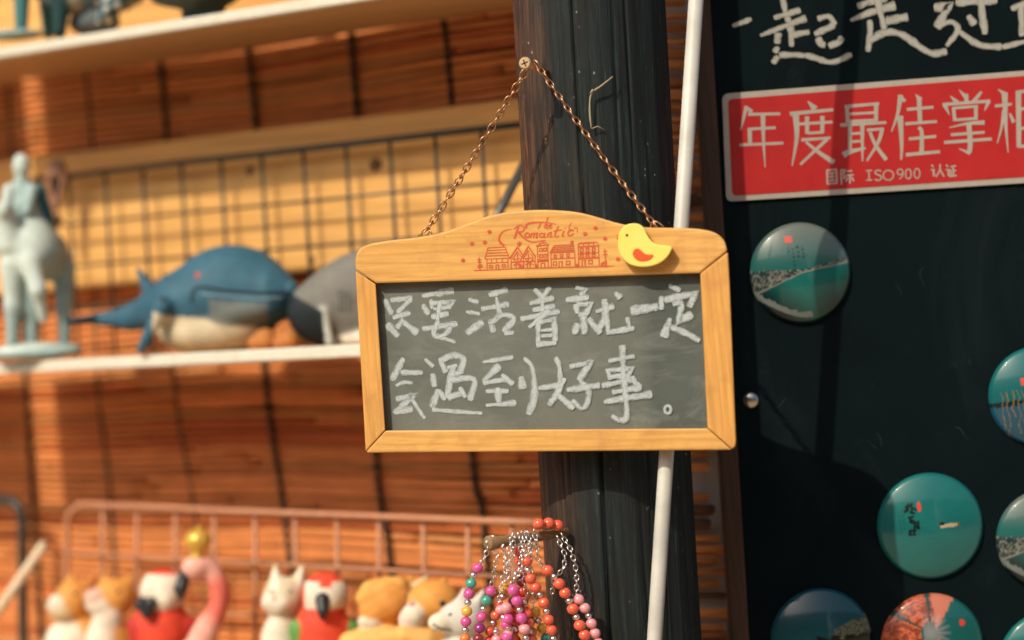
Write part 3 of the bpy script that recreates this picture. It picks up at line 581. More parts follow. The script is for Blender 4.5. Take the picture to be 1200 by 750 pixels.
# ------------------------------------------------------------------ bracelets on the peg
RED = m_mottle('bead_red', (.62, .05, .03), (.70, .08, .04), 120, .2, .6, 0, coat=.6); CORAL = m_mottle('bead_coral', (.76, .10, .045), (.80, .14, .07), 120, .2, .6, 0, coat=.6)
PINK = m_mottle('bead_pink', (.78, .28, .32), (.82, .36, .38), 120, .2, .6, 0, coat=.6); MAG = m_mottle('bead_magenta', (.62, .05, .26), (.72, .12, .38), 120, .2, .6, 0, coat=.6)
YEL = m_mottle('bead_yellow', (.72, .36, .04), (.78, .48, .08), 120, .2, .6, 0, coat=.6); TEAL = m_mottle('bead_teal', (.04, .30, .24), (.08, .4, .32), 120, .2, .6, 0, coat=.6)
PURP = m_mottle('bead_purple', (.22, .02, .16), (.32, .04, .22), 120, .2, .6, 0, coat=.6); WINE = m_mottle('bead_wine', (.20, .015, .03), (.28, .03, .04), 120, .2, .6, 0, coat=.6)
ORG = m_mottle('bead_orange', (.74, .18, .03), (.78, .24, .05), 120, .2, .6, 0, coat=.6); CREAM = m_mottle('bead_cream', (.75, .6, .3), (.8, .68, .42), 120, .2, .6, 0, coat=.6)
BEADS = {}
def bead_mesh(mat, r):
    key = (mat.name, r)
    if key not in BEADS:
        b = MB(); b.ball((0, 0, 0), (r, r, r*.93), 16, 10)
        me = bpy.data.meshes.new('bead'); me.from_pydata(b.V, [], b.F); me.materials.append(mat); me.polygons.foreach_set('use_smooth', [True]*len(me.polygons)); BEADS[key] = me
    return BEADS[key]
def bracelet(label, path, chains, pat, Y, br=.0045, sr_=.0029):
    pos = pg0.lerp(pg1, min(max((path[0][0]-571)/91, 0), 1))
    t = thing('bracelet', label, 'bracelet', at(path[0][0], path[0][1], Y), None, 'beaded bracelets hanging on the peg')
    if chains:
        b = MB()
        for c in chains: chain(b, [at(p[0], p[1], p[2]) for p in c], .0040, .0030, .0020, .00045, 30, 9, 5)
        b.build('chain', SILVER, t, True)
    P = [at(p[0], p[1], p[2] if len(p) > 2 else Y) for p in spline([(p[0], p[1], p[2] if len(p) > 2 else Y) for p in path], 10)]
    Ls = [0]
    for a_, c_ in zip(P, P[1:]): Ls.append(Ls[-1]+(c_-a_).length)
    d = 0; k = 0; i = 0; prev = 0
    while True:
        m_ = pat[i % len(pat)]; r = sr_ if m_ is SILVER else br*random.uniform(.94, 1.05)
        d += prev + r*.93; prev = r*.93
        if d > Ls[-1]: break
        while d > Ls[k+1]: k += 1
        p = P[k].lerp(P[k+1], (d-Ls[k])/(Ls[k+1]-Ls[k]))
        o = bpy.data.objects.new('spacer_bead' if m_ is SILVER else 'bead', bead_mesh(m_, sr_ if m_ is SILVER else br))
        COL.objects.link(o); o.parent = t; o.matrix_local = INV[t.name] @ Matrix.Translation(p) @ Matrix.Rotation(random.uniform(0, 3), 4, 'Z') @ Matrix.Rotation(random.uniform(-.5, .5), 4, 'X')
        i += 1
    # the thread
    b = MB(); b.tube(P, .0005, 5); b.build('thread', SILVER, t, True)
def q5(pts, *y): return [tuple([500+p[0]/4.687, 590+p[1]/4.687] + list(p[2:])) for p in pts]
bracelet('multicoloured round beads, leftmost on the peg, nearest its cut end', q5([(300, 335), (265, 375), (247, 430), (232, 500), (222, 580), (215, 660), (212, 760), (235, 860), (265, 860), (282, 760), (292, 670), (305, 600), (325, 540), (352, 480)]), [q5([(345, 190, 1.926), (330, 270, 1.924), (305, 325, 1.924)]), q5([(365, 190, 1.928), (385, 290, 1.926), (365, 420, 1.926), (352, 470, 1.926)]), q5([(395, 195, 1.93), (415, 240, 1.928), (435, 330, 1.93)])], [MAG, SILVER, TEAL, MAG, SILVER, YEL, MAG, SILVER, ORG, SILVER, PURP, SILVER, YEL, SILVER, WINE, PURP], 1.925)
bracelet('red glass beads with one yellow bead, second bracelet from the peg end', q5([(432, 440), (412, 530), (386, 595), (366, 655), (345, 720), (350, 820), (390, 880), (440, 840), (470, 760), (500, 640), (530, 560), (548, 500)]), [q5([(480, 190, 1.934), (470, 300, 1.93), (440, 420, 1.929)]), q5([(520, 160, 1.936), (515, 260, 1.932), (545, 480, 1.93)])], [YEL, SILVER, RED, CORAL, SILVER, RED, RED, SILVER, WINE], 1.930)
bracelet('magenta and pink beads with silver spacers in the middle of the bunch', q5([(455, 455), (485, 490), (500, 550), (522, 630), (542, 715), (548, 800), (515, 880), (465, 860), (440, 770), (446, 670), (440, 590), (425, 540)]), [q5([(540, 160, 1.936), (530, 300, 1.925), (470, 440, 1.922)]), q5([(555, 160, 1.936), (575, 290, 1.93), (500, 390, 1.922)])], [MAG, MAG, SILVER, MAG, PINK, SILVER, MAG, MAG, SILVER, PINK], 1.921, .0048)
bracelet('coral beads with silver spacers, hanging left of the longer coral strand', q5([(545, 290), (552, 345), (565, 400), (592, 450), (625, 510), (650, 565), (668, 635), (690, 710), (700, 800), (660, 870), (600, 830), (575, 740), (560, 650), (540, 560)]), [q5([(590, 150, 1.94), (600, 210, 1.936), (550, 250, 1.93), (545, 285, 1.928)])], [CORAL, SILVER, CORAL, CORAL, SILVER], 1.928, .0046)
bracelet('long coral and silver bead strand slanting down to the right past the post', q5([(640, 350, 1.934), (685, 385), (725, 435), (760, 490), (790, 550), (818, 615), (850, 690), (885, 760), (900, 840), (870, 900), (800, 880)]), [q5([(605, 210, 1.938), (610, 300, 1.936), (640, 345, 1.936)])], [CORAL, SILVER, CORAL, CORAL, SILVER], 1.932, .0048)
bracelet('pale pink beads, rightmost strand, lying over the post edge of the bunch', q5([(815, 505), (850, 545), (885, 605), (910, 675), (935, 745), (950, 830), (930, 900)]), [q5([(745, 175, 1.948), (790, 250, 1.945), (815, 330, 1.944), (825, 400, 1.944), (822, 490, 1.944)]), q5([(720, 190, 1.946), (760, 280, 1.944), (755, 350, 1.942), (700, 420, 1.94), (690, 480, 1.94)])], [PINK, PINK, SILVER, PINK], 1.936, .0046)
bracelet('deep red round beads without spacers, hanging at the back of the bunch', q5([(502, 235), (512, 320), (520, 450), (530, 540), (545, 640), (560, 720), (570, 820), (540, 880), (500, 800), (480, 700), (470, 600), (478, 520)]), [q5([(500, 170, 1.942), (500, 230, 1.94)])], [RED, CORAL, RED, WINE, RED], 1.940, .0044)
bracelet('hot pink and pearl pink beads low in the front of the bunch', q5([(395, 560), (420, 620), (440, 690), (450, 760), (430, 850), (400, 860), (385, 770), (380, 680)]), [q5([(470, 170, 1.93), (440, 330, 1.924), (410, 450, 1.922), (395, 550, 1.922)])], [PINK, SILVER, MAG, PINK, SILVER, CREAM], 1.922, .0042)
bracelet('short row of coral and pink beads lying over the top of the peg', q5([(592, 128, 1.944), (615, 112, 1.946), (650, 108, 1.949), (690, 110, 1.953), (720, 120, 1.956), (745, 132, 1.958)]), [], [CORAL, CORAL, CORAL, CORAL, SILVER, PINK], 1.95, .0050)
bracelet('yellow and cream beads with a teal bead, half hidden inside the bunch', q5([(585, 570), (610, 640), (640, 700), (660, 790), (620, 860), (570, 800), (575, 700), (560, 620)]), [q5([(560, 170, 1.945), (575, 400, 1.944), (585, 560, 1.944)])], [YEL, SILVER, YEL, TEAL, SILVER, CREAM, CREAM], 1.945, .0046)

# ------------------------------------------------------------------ right: bamboo ends, white panel, blackboard
pn = MB(); pn.box(Vector((at(690, 375, 2.16).x, 2.150, 0.3)), Vector((at(853, 0, 2.16).x-at(690, 0, 2.16).x, 0, 0)), Vector((0, .012, 0)), Vector((0, 0, 1.6)))
props(pn.build('panel', m_mottle('whitewashed_panel', (.76, .74, .68), (.84, .81, .75), 30, .8, .2, .2)), 'whitewashed panel behind the cut bamboo ends beside the blackboard', 'panel')
bt2 = thing('bamboo_blind', 'narrow bamboo blind with ragged cut ends between post and blackboard', 'blind', at(800, 900, 2.135))
mb = MB(); v = -30
while v < 790:
    big = random.random(); r = random.uniform(.0030, .0048); e = 812 + v*.047 + random.uniform(-9, 7) + (7 if v > 620 else 0)
    if not (560 < v < 582):
        c = np.array((.84, .32, .10))*(.6+.7*random.random())
        if random.random() < .2: c = np.array((.20, .09, .05))
        Y = 2.138+random.uniform(-.004, .002); tl = random.uniform(-3, 3)
        mb.tube([at(700, v+tl, Y), at(760, v+tl*.5, Y), at(e-4, v, Y), at(e, v, Y)], [r, r, r, r*.7], 9, True, tuple(c))
    v += r*2/.00075 + random.choice((1, 2, 4, 5, 12))
mb.build('slat', VCBAMB, bt2, True)
STRIPW = m_wood('dark_strip', (.09, .045, .024), (.055, .028, .016), (.02, .013, .01), 2, 40)
bb = thing('blackboard', 'large black chalkboard with chalk writing along its top, hung with round magnets', 'blackboard', at(1040, 900, BOARD_Y))
bl0, bl1 = BOARD.hit(833, 0), BOARD.hit(879, 750)
bd = (bl1-bl0); pA, pB = bl0-bd*.5, bl0+bd*1.5
def quadprism(a, b_, wid, y0, y1):
    m_ = MB(); m_.prism([Vector((p.x+dx, y0, p.z)) for p, dx in ((a, 0), (a, wid), (b_, wid), (b_, 0))], [Vector((p.x+dx, y1, p.z)) for p, dx in ((a, 0), (a, wid), (b_, wid), (b_, 0))]); return m_
quadprism(pA, pB, .62, BOARD_Y, BOARD_Y+.008).build('board', BLACKB, bb)
quadprism(pA-Vector((.0165, 0, 0)), pB-Vector((.0165, 0, 0)), .016, BOARD_Y-.002, BOARD_Y+.022).build('edge_strip', STRIPW, bb, bevel=.0015)
b = MB(); cs = BOARD.hit(880, 469); b.ball(cs, (.0072, .0042, .0072), 24, 14); b.build('screw_cap', m_mottle('nickel', (.5, .46, .42), (.66, .6, .55), 300, .28, .5, 0, metal=1), bb, True)
c7 = [([(28, 105), (105, 76)], 14, 20), ([(228, -15), (245, 60), (262, 110), (266, 188)], 22, 22), ([(195, 72), (302, 40)], 20, 22), ([(140, 143), (325, 72)], 14, 26), ([(262, 142), (338, 128)], 22, 20), ([(212, 132), (208, 176)], 26, 28), ([(212, 188), (198, 212)], 22, 26), ([(190, 254), (212, 226)], 22, 24), ([(215, 220), (330, 224), (425, 250), (508, 218)], 22, 20), ([(370, 76), (412, 66), (432, 84), (440, 100)], 22, 20), ([(358, 138), (440, 100)], 28, 20), ([(372, 150), (384, 176), (402, 180)], 24, 24), ([(415, 186), (466, 164), (455, 148)], 24, 22),
      ([(530, 25), (650, -14)], 26, 30), ([(503, 82), (600, 44), (684, 22)], 16, 34), ([(605, -20), (640, 118)], 24, 24), ([(645, 84), (734, 68)], 32, 34), ([(580, 80), (582, 140), (572, 208)], 24, 20), ([(578, 165), (645, 130), (715, 142), (820, 212), (890, 206)], 26, 24), ([(838, 32), (898, 22), (850, 112)], 30, 32, False), ([(850, 110), (906, 88), (934, 120), (888, 186)], 20, 20), ([(934, 122), (1020, 180), (1110, 188)], 20, 26), ([(1112, 190), (1160, 178), (1230, 160)], 20, 16), ([(925, 12), (1092, -2)], 26, 32), ([(1025, -10), (1032, 60), (1044, 138)], 30, 24), ([(975, 62), (1002, 100)], 28, 26), ([(1148, 36), (1240, 0)], 20, 24), ([(1188, 28), (1192, 140)], 24, 24), ([(1180, 140), (1240, 120)], 20, 20)]
b = MB(); ribbons(b, tf(c7, 850, 0, 3.4286), BOARD, .0004, 1.5e-5, True, .06); b.build('chalk_writing', CHALK2, bb)

# red notice plate
KRAFT = m_mottle('plate_grey_cream', (.34, .31, .27), (.39, .355, .31), 160, .6, .3, .05)
REDV = m_mottle('plate_red', (.37, .016, .018), (.44, .022, .021), 25, .45, .3, .03)
rs_ = thing('notice_plate', 'red notice plate with pale border and pale lettering on the blackboard', 'sign', BOARD.hit(1040, 230))
def rr(x0, y0, x1, y1, r, sl0, sl1):
    def f(x, y): return (x, y)
    out = []
    for (cx, cy, a0) in ((x0+r, y0+r, 180), (x1-r, y0+r, 270), (x1-r, y1-r, 0), (x0+r, y1-r, 90)):
        for k in range(5):
            a = math.radians(a0+k*22.5); px, py = cx+r*math.cos(a), cy+r*math.sin(a)
            t = (px-x0)/(x1-x0); s_ = (py-y0)/(y1-y0)
            out.append((px + s_*5, py + (-30.0*t if s_ < .5 else -24.5*t)))
    return out
def bprism(name, pts, f, bk, mat, parent, bev=0):
    b = MB(); b.prism([BOARD.hit(p[0], p[1], f) for p in pts], [BOARD.hit(p[0], p[1], bk) for p in pts]); return b.build(name, mat, parent, bevel=bev)
bprism('plate', rr(846, 110, 1238, 236.5, 7, 0, 0), .0030, .0002, KRAFT, rs_, .0004)
bprism('red_face', rr(853, 116.5, 1231, 229.5, 5, 0, 0), .0034, .00305, REDV, rs_)
R6 = [([(116, 148), (93, 242)], 16, 5), ([(112, 146), (136, 172)], 4, 20), ([(122, 180), (248, 178)], 12, 11), ([(120, 238), (230, 232)], 11, 11), ([(88, 300), (260, 292)], 11, 11), ([(180, 184), (183, 300), (189, 388)], 19, 4), ([(128, 238), (130, 296)], 17, 15),
      ([(355, 128), (384, 160)], 3, 28), ([(285, 178), (455, 162)], 16, 12), ([(308, 178), (312, 270), (294, 382)], 26, 5), ([(318, 218), (452, 210)], 11, 11), ([(352, 188), (353, 256)], 17, 15), ([(412, 186), (412, 254)], 17, 15), ([(353, 254), (414, 250)], 11, 11), ([(330, 280), (444, 272)], 13, 10), ([(432, 276), (326, 376)], 14, 10), ([(348, 288), (400, 330), (458, 368)], 10, 20),
      ([(508, 146), (512, 212)], 14, 15), ([(500, 150), (634, 138)], 13, 11), ([(622, 140), (622, 206)], 17, 15), ([(512, 179), (620, 173)], 10, 10), ([(510, 208), (628, 202)], 11, 11), ([(482, 222), (662, 212)], 13, 11), ([(520, 222), (520, 326)], 15, 14), ([(568, 220), (569, 364)], 17, 6), ([(520, 256), (566, 253)], 10, 10), ([(520, 288), (566, 284)], 10, 10), ([(494, 340), (520, 326), (582, 312)], 24, 8), ([(586, 242), (652, 236)], 12, 10), ([(646, 238), (630, 290), (586, 362)], 16, 8), ([(598, 250), (620, 300), (662, 358)], 12, 16),
      ([(718, 104), (706, 180), (682, 248)], 20, 5), ([(716, 104), (734, 130)], 3, 16), ([(716, 186), (722, 300), (720, 358)], 24, 8), ([(776, 102), (796, 124)], 4, 20), ([(790, 112), (794, 214)], 18, 17), ([(742, 161), (846, 152)], 12, 11), ([(736, 217), (860, 208)], 12, 11), ([(788, 230), (800, 250), (800, 332)], 14, 18), ([(750, 276), (857, 266)], 12, 11), ([(738, 338), (872, 326)], 14, 12),
      ([(946, 84), (978, 118)], 3, 20), ([(972, 100), (976, 132)], 18, 15), ([(912, 108), (938, 134)], 3, 20), ([(1034, 92), (1002, 132)], 10, 18), ([(882, 142), (1068, 128)], 13, 12), ([(890, 142), (908, 182)], 20, 3), ([(1062, 128), (1046, 166)], 18, 4), ([(924, 152), (930, 206)], 13, 15), ([(922, 156), (1020, 148)], 11, 10), ([(1012, 150), (1012, 202)], 15, 14), ([(930, 202), (1014, 196)], 11, 11), ([(908, 232), (980, 216), (1046, 212)], 4, 18), ([(914, 260), (1046, 250)], 12, 11), ([(888, 290), (1074, 276)], 13, 12), ([(984, 218), (990, 290), (986, 330)], 20, 18), ([(990, 332), (946, 314)], 16, 3),
      ([(1086, 148), (1152, 140)], 12, 11), ([(1098, 82), (1132, 106)], 3, 22), ([(1124, 96), (1130, 240), (1138, 330)], 24, 4), ([(1122, 165), (1112, 230), (1095, 294)], 16, 4), ([(1144, 176), (1160, 212)], 8, 16), ([(1178, 88), (1180, 310)], 22, 18), ([(1180, 92), (1270, 84)], 13, 12), ([(1180, 160), (1262, 152)], 12, 11), ([(1258, 150), (1260, 230)], 16, 15), ([(1180, 236), (1262, 228)], 12, 11), ([(1180, 306), (1280, 298)], 13, 12)]
w5 = 6
for st in ([(430, 398), (432, 454)], [(428, 399), (469, 395)], [(467, 394), (469, 451)], [(432, 452), (469, 449)], [(438, 410), (462, 408)], [(438, 424), (461, 422)], [(450, 410), (450, 438)], [(438, 440), (464, 437)], [(485, 395), (487, 454)], [(486, 397), (501, 398), (493, 414), (502, 426), (490, 432)], [(508, 403), (529, 400)], [(505, 419), (535, 416)], [(520, 418), (520, 450)], [(511, 428), (504, 443)], [(527, 425), (535, 441)],
           [(838, 377), (846, 386)], [(836, 397), (847, 395), (847, 423), (855, 416)], [(872, 374), (872, 396), (857, 425)], [(873, 398), (888, 424)], [(896, 377), (903, 386)], [(894, 397), (905, 395), (905, 421), (912, 414)], [(912, 385), (935, 381)], [(923, 383), (924, 419)], [(924, 401), (935, 399)], [(914, 396), (915, 421)], [(908, 423), (937, 419)]):
    R6.append((st, w5, w5, False))
for st in ([(582, 401), (607, 399)], [(594, 400), (595, 437)], [(582, 438), (608, 436)]): R6.append((st, 5, 5, False))
R6.append(([(642, 403), (630, 398), (619, 404), (622, 413), (638, 420), (643, 430), (632, 438), (617, 434)], 5.5, 5.5))
R6 += [(ring(670, 418, 20, 19, 14), 5, 5, True, True), (ring(716, 405, 11, 11, 12), 5, 5, True, True), ([(727, 405), (726, 420), (712, 434)], 5, 4), (ring(748, 413, 11, 19, 12), 5, 5, True, True), (ring(782, 411, 11, 19, 12), 5, 5, True, True)]
b = MB(); ribbons(b, tf(R6, 840, 80, 3.3333), BOARD, .0035, 2e-6); b.build('lettering', KRAFT, rs_)

# ------------------------------------------------------------------ domed magnets with printed lake views
def vnoise(x, y, s):
    return sum(math.sin(x*s*a+b_+1.7*math.sin(y*s*c))*math.cos(y*s*d+e+1.3*math.sin(x*s*f))/k for a, b_, c, d, e, f, k in ((1.0, .3, 1.3, 1.1, .8, .9, 1), (2.3, 1.1, 2.0, 2.7, .1, 2.2, 2), (4.9, 2.0, 4.1, 5.3, 1.3, 3.7, 4)))
def lerp3(a, c, t): t = min(max(t, 0), 1); return tuple(a[i]+(c[i]-a[i])*t for i in range(3))
TL = (.012, .19, .18)
def textcols(x, y, cols, c, bg):
    for (cx, y0, y1, w_) in cols:
        if abs(x-cx) < w_ and y0 < y < y1 and math.sin(y*95*(.02/w_)+cx*40)+.8*math.sin(x*160+y*70) > -.1: return c
    return bg
def prA(x, y):
    shore = .06 + (.16*max(0, x)**1.2 if x > 0 else .10*(-x)-.0) + .03*vnoise(x, y, 7)*.4
    low = .02 + (.13*x if x > 0 else .36*x)
    if y > shore: c = lerp3((.02, .17, .155), (.19, .23, .20), (y-.15)*1.3 + .25*x); c = textcols(x, y, ((-.13, .1, .55, .025), (-.03, .25, .62, .03), (.07, .3, .55, .025), (-.22, .38, .55, .03)), (.01, .08, .075), c)
    elif y > low: g = .5+.5*math.sin(vnoise(x, y, 17)*3.2+x*8); c = lerp3((.012, .045, .045), (.33, .33, .29), g*g)
    else:
        c = lerp3((.004, .016, .022), (.012, .21, .185), 1.25-1.0*abs(x-.12)*1.2+(y+.35)*1.2)
        if abs(y-low) < .03: c = (.34, .34, .30)
        d = y-(-.86+.52*max(0, -x)**1.5)
        if -.07 < d < .05+.03*vnoise(x, y, 15) and x < .15: c = (.24, .29, .28)
    if abs(x+.19) < .075 and abs(y-.72) < .065: c = (.62, .07, .03)
    return c
SCRIPT = [(-.48, .44, -.36, .46), (-.42, .50, -.44, .36), (-.35, .50, -.37, .33), (-.50, .34, -.46, .40), (-.33, .40, -.28, .36), (-.40, .32, -.32, .30), (-.44, .22, -.36, .24), (-.40, .24, -.43, .14), (-.37, .17, -.40, .12),
          (-.36, .10, -.28, .12), (-.34, .14, -.35, .0), (-.27, .14, -.27, -.01), (-.31, .05, -.30, .0), (-.46, -.06, -.40, -.04), (-.43, -.02, -.45, -.12), (-.38, -.03, -.34, -.04), (-.36, -.02, -.37, -.12), (-.46, -.11, -.35, -.12)]
def segd(x, y, q):
    dx, dy = q[2]-q[0], q[3]-q[1]; t = min(max(((x-q[0])*dx+(y-q[1])*dy)/(dx*dx+dy*dy), 0), 1); return math.hypot(x-q[0]-t*dx, y-q[1]-t*dy)
def prB(x, y):
    c = lerp3((.010, .19, .19), (.016, .235, .215), .5+.3*vnoise(x, y, 3))
    if -.56 < x < -.2 and any(segd(x, y, q) < .021 for q in SCRIPT): c = (.006, .016, .016)
    c = textcols(x, y, ((-.62, -.1, .35, .014), (-.54, .0, .4, .014)), (.01, .11, .11), c)
    if ((x+.22)/.035)**2+((y-.42)/.10)**2 < 1: c = (.7, .05, .03)
    if .16 < x < .56 and abs(y-.0+.06*(x-.36)**2*4) < .035: c = (.45, .36, .22) if x < .5 else (.2, .12, .06)
    if .14 < x < .24 and abs(y-.045) < .03: c = (.01, .02, .02)
    return c
def prC(x, y):
    c = lerp3((.010, .10, .135), (.012, .17, .16), .4-y)
    if y < .30+.35*(x-.55)+.06*vnoise(x, y, 9) and x > .25: c = lerp3((.02, .06, .03), (.30, .29, .2), .5+.5*math.sin(vnoise(x, y, 20)*4))
    if y < .05+.05*vnoise(x, y, 10) and -.25 < x: c = (.006, .012, .012)
    return c
def prD(x, y):
    c = (.012, .15, .14); a = math.atan2(y-.28, x+.05); rd = math.hypot(x+.05, y-.28)
    if rd > .2 and (x < .15) : c = lerp3((.5, .12, .055), (.32, .06, .03), .5+.5*math.sin(vnoise(x, y, 13)*3)); 
    if abs((a % 1.05)-.5) < .06 and x < .15: c = (.02, .09, .08)
    if x > .05 and y > .3+1.4*(x-.05): c = (.5, .16, .10)
    if rd < .42 and x > -.2: c = lerp3((.38, .38, .38), c, rd/.42+.25*math.sin(a*17))
    if (x-.62)**2+(y-.42)**2 < .004: c = (.6, .05, .03)
    if y < .02: c = (.012, .19, .165)
    return c
def prE(x, y):
    c = lerp3((.008, .13, .16), (.01, .20, .20), .5+y*.4)
    if -.14+.03*vnoise(x, y, 8) < y < -.02: c = (.006, .02, .026)
    if y < -.12: c = (.012, .115, .20)
    if -.85 < x < .2 and -.75+.5*(x+.85)*0 < y < .2 and math.sin(x*62+vnoise(x, y, 5)*2.2) > .86 and y > -.55-.3*math.sin(x*23): c = (.34, .22, .06)
    if abs(x+.28) < .09 and abs(y-.36) < .075: c = (.65, .07, .04)
    return c
def prG(x, y): return lerp3((.010, .17, .17), (.014, .22, .20), .5+.3*vnoise(x, y, 3))
def magnet(u, v, ru, fn, label):
    sc = BOARD_Y/F; R = ru*sc*.985; H = .0105; c = BOARD.hit(u, v, .0006)
    lean = math.radians(random.uniform(-3, 3)-2)
    t = thing('magnet', label, 'magnet', c, Matrix.Rotation(lean, 4, 'Y'), 'round domed magnets on the blackboard')
    ax, az = Vector((math.cos(lean), 0, -math.sin(lean))), Vector((math.sin(lean), 0, math.cos(lean)))
    NR, NS = 84, 150; Vv = []; Fv = []; Cc = []
    Rs = (R*R+H*H)/(2*H)
    for i in range(NR+1):
        f = i/NR; rr_ = R*f; h = .0035 + (math.sqrt(Rs*Rs-rr_*rr_)-(Rs-H))
        if f > .93: h -= .0022*((f-.93)/.07)**2
        for k in range(NS):
            an = 2*math.pi*k/NS; px, py = f*math.cos(an), f*math.sin(an)
            Vv.append(c + ax*(rr_*math.cos(an)) + az*(rr_*math.sin(an)) + Vector((0, -h, 0))); q_ = fn(px*1.05, py*1.05); Cc.append(q_ if q_[0] > .42 else (q_[0]*.62, q_[1]*.62, q_[2]*.64))
    for i in range(NR):
        for k in range(NS):
            k2 = (k+1) % NS; Fv.append((i*NS+k, (i+1)*NS+k, (i+1)*NS+k2, i*NS+k2))
    mesh('dome', Vv, Fv, VCGLOSS, t, True, Cc)
    b = MB(); b.tube([c+Vector((0, -.0022, 0)), c], R*.985, 60); b.build('backing', BLACKM, t)
magnet(937.5, 320, 60, prA, 'teal lake view magnet with red seal under the red notice plate')
magnet(1089.5, 616, 63, prB, 'plain teal magnet with a tiny boat, dark script and red mark')
magnet(962, 748, 60, prC, 'blue green magnet at the bottom edge, left of the orange leaf magnet')
magnet(1092, 755, 61, prD, 'teal magnet with orange leaf shapes and a grey starburst')
magnet(1216, 464, 59, prE, 'blue magnet with golden reeds, cut by the right edge of the picture')
magnet(1226, 632, 60, prA, 'lake view magnet with rocky shore, right of the tiny boat magnet')
magnet(1230, 776, 61, prG, 'plain teal magnet in the lower right corner, below the rocky shore magnet')

# ------------------------------------------------------------------ painted figurines: blended solids -> one skin
def surface_nets(Fd, org, h):
    s = Fd < 0; nx, ny, nz = [d-1 for d in Fd.shape]
    def sl_(A, o): return A[o[0]:o[0]+nx, o[1]:o[1]+ny, o[2]:o[2]+nz]
    cor = [(i, j, k) for i in (0, 1) for j in (0, 1) for k in (0, 1)]
    cnt = sum(sl_(s, o).astype(int) for o in cor); act = (cnt > 0) & (cnt < 8)
    idx = -np.ones((nx, ny, nz), int); ai = np.argwhere(act); idx[act] = np.arange(len(ai))
    P = np.zeros((len(ai), 3)); N = np.zeros(len(ai))
    for a in cor:
        for ax in range(3):
            if a[ax]: continue
            b_ = list(a); b_[ax] = 1; b_ = tuple(b_)
            fa = sl_(Fd, a)[act]; fb = sl_(Fd, b_)[act]; cr = (fa < 0) != (fb < 0)
            t = np.where(cr, fa/np.where(cr, fa-fb, 1), 0); p = np.tile(np.array(a, float), (len(ai), 1)); p[:, ax] += t
            P[cr] += p[cr]; N[cr] += 1
    V = (ai + P/N[:, None])*h + org; Q = []
    for ax in range(3):
        o1, o2 = (ax+1) % 3, (ax+2) % 3
        A = np.moveaxis(s, (ax, o1, o2), (0, 1, 2)); I = np.moveaxis(idx, (ax, o1, o2), (0, 1, 2))
        a0 = A[:-1, 1:-1, 1:-1]; a1 = A[1:, 1:-1, 1:-1]; e = np.argwhere(a0 != a1)
        for (i, j, k) in e:
            q = (I[i, j, k], I[i, j+1, k], I[i, j+1, k+1], I[i, j, k+1])
            Q.append(q if a0[i, j, k] else q[::-1])
    return V, Q
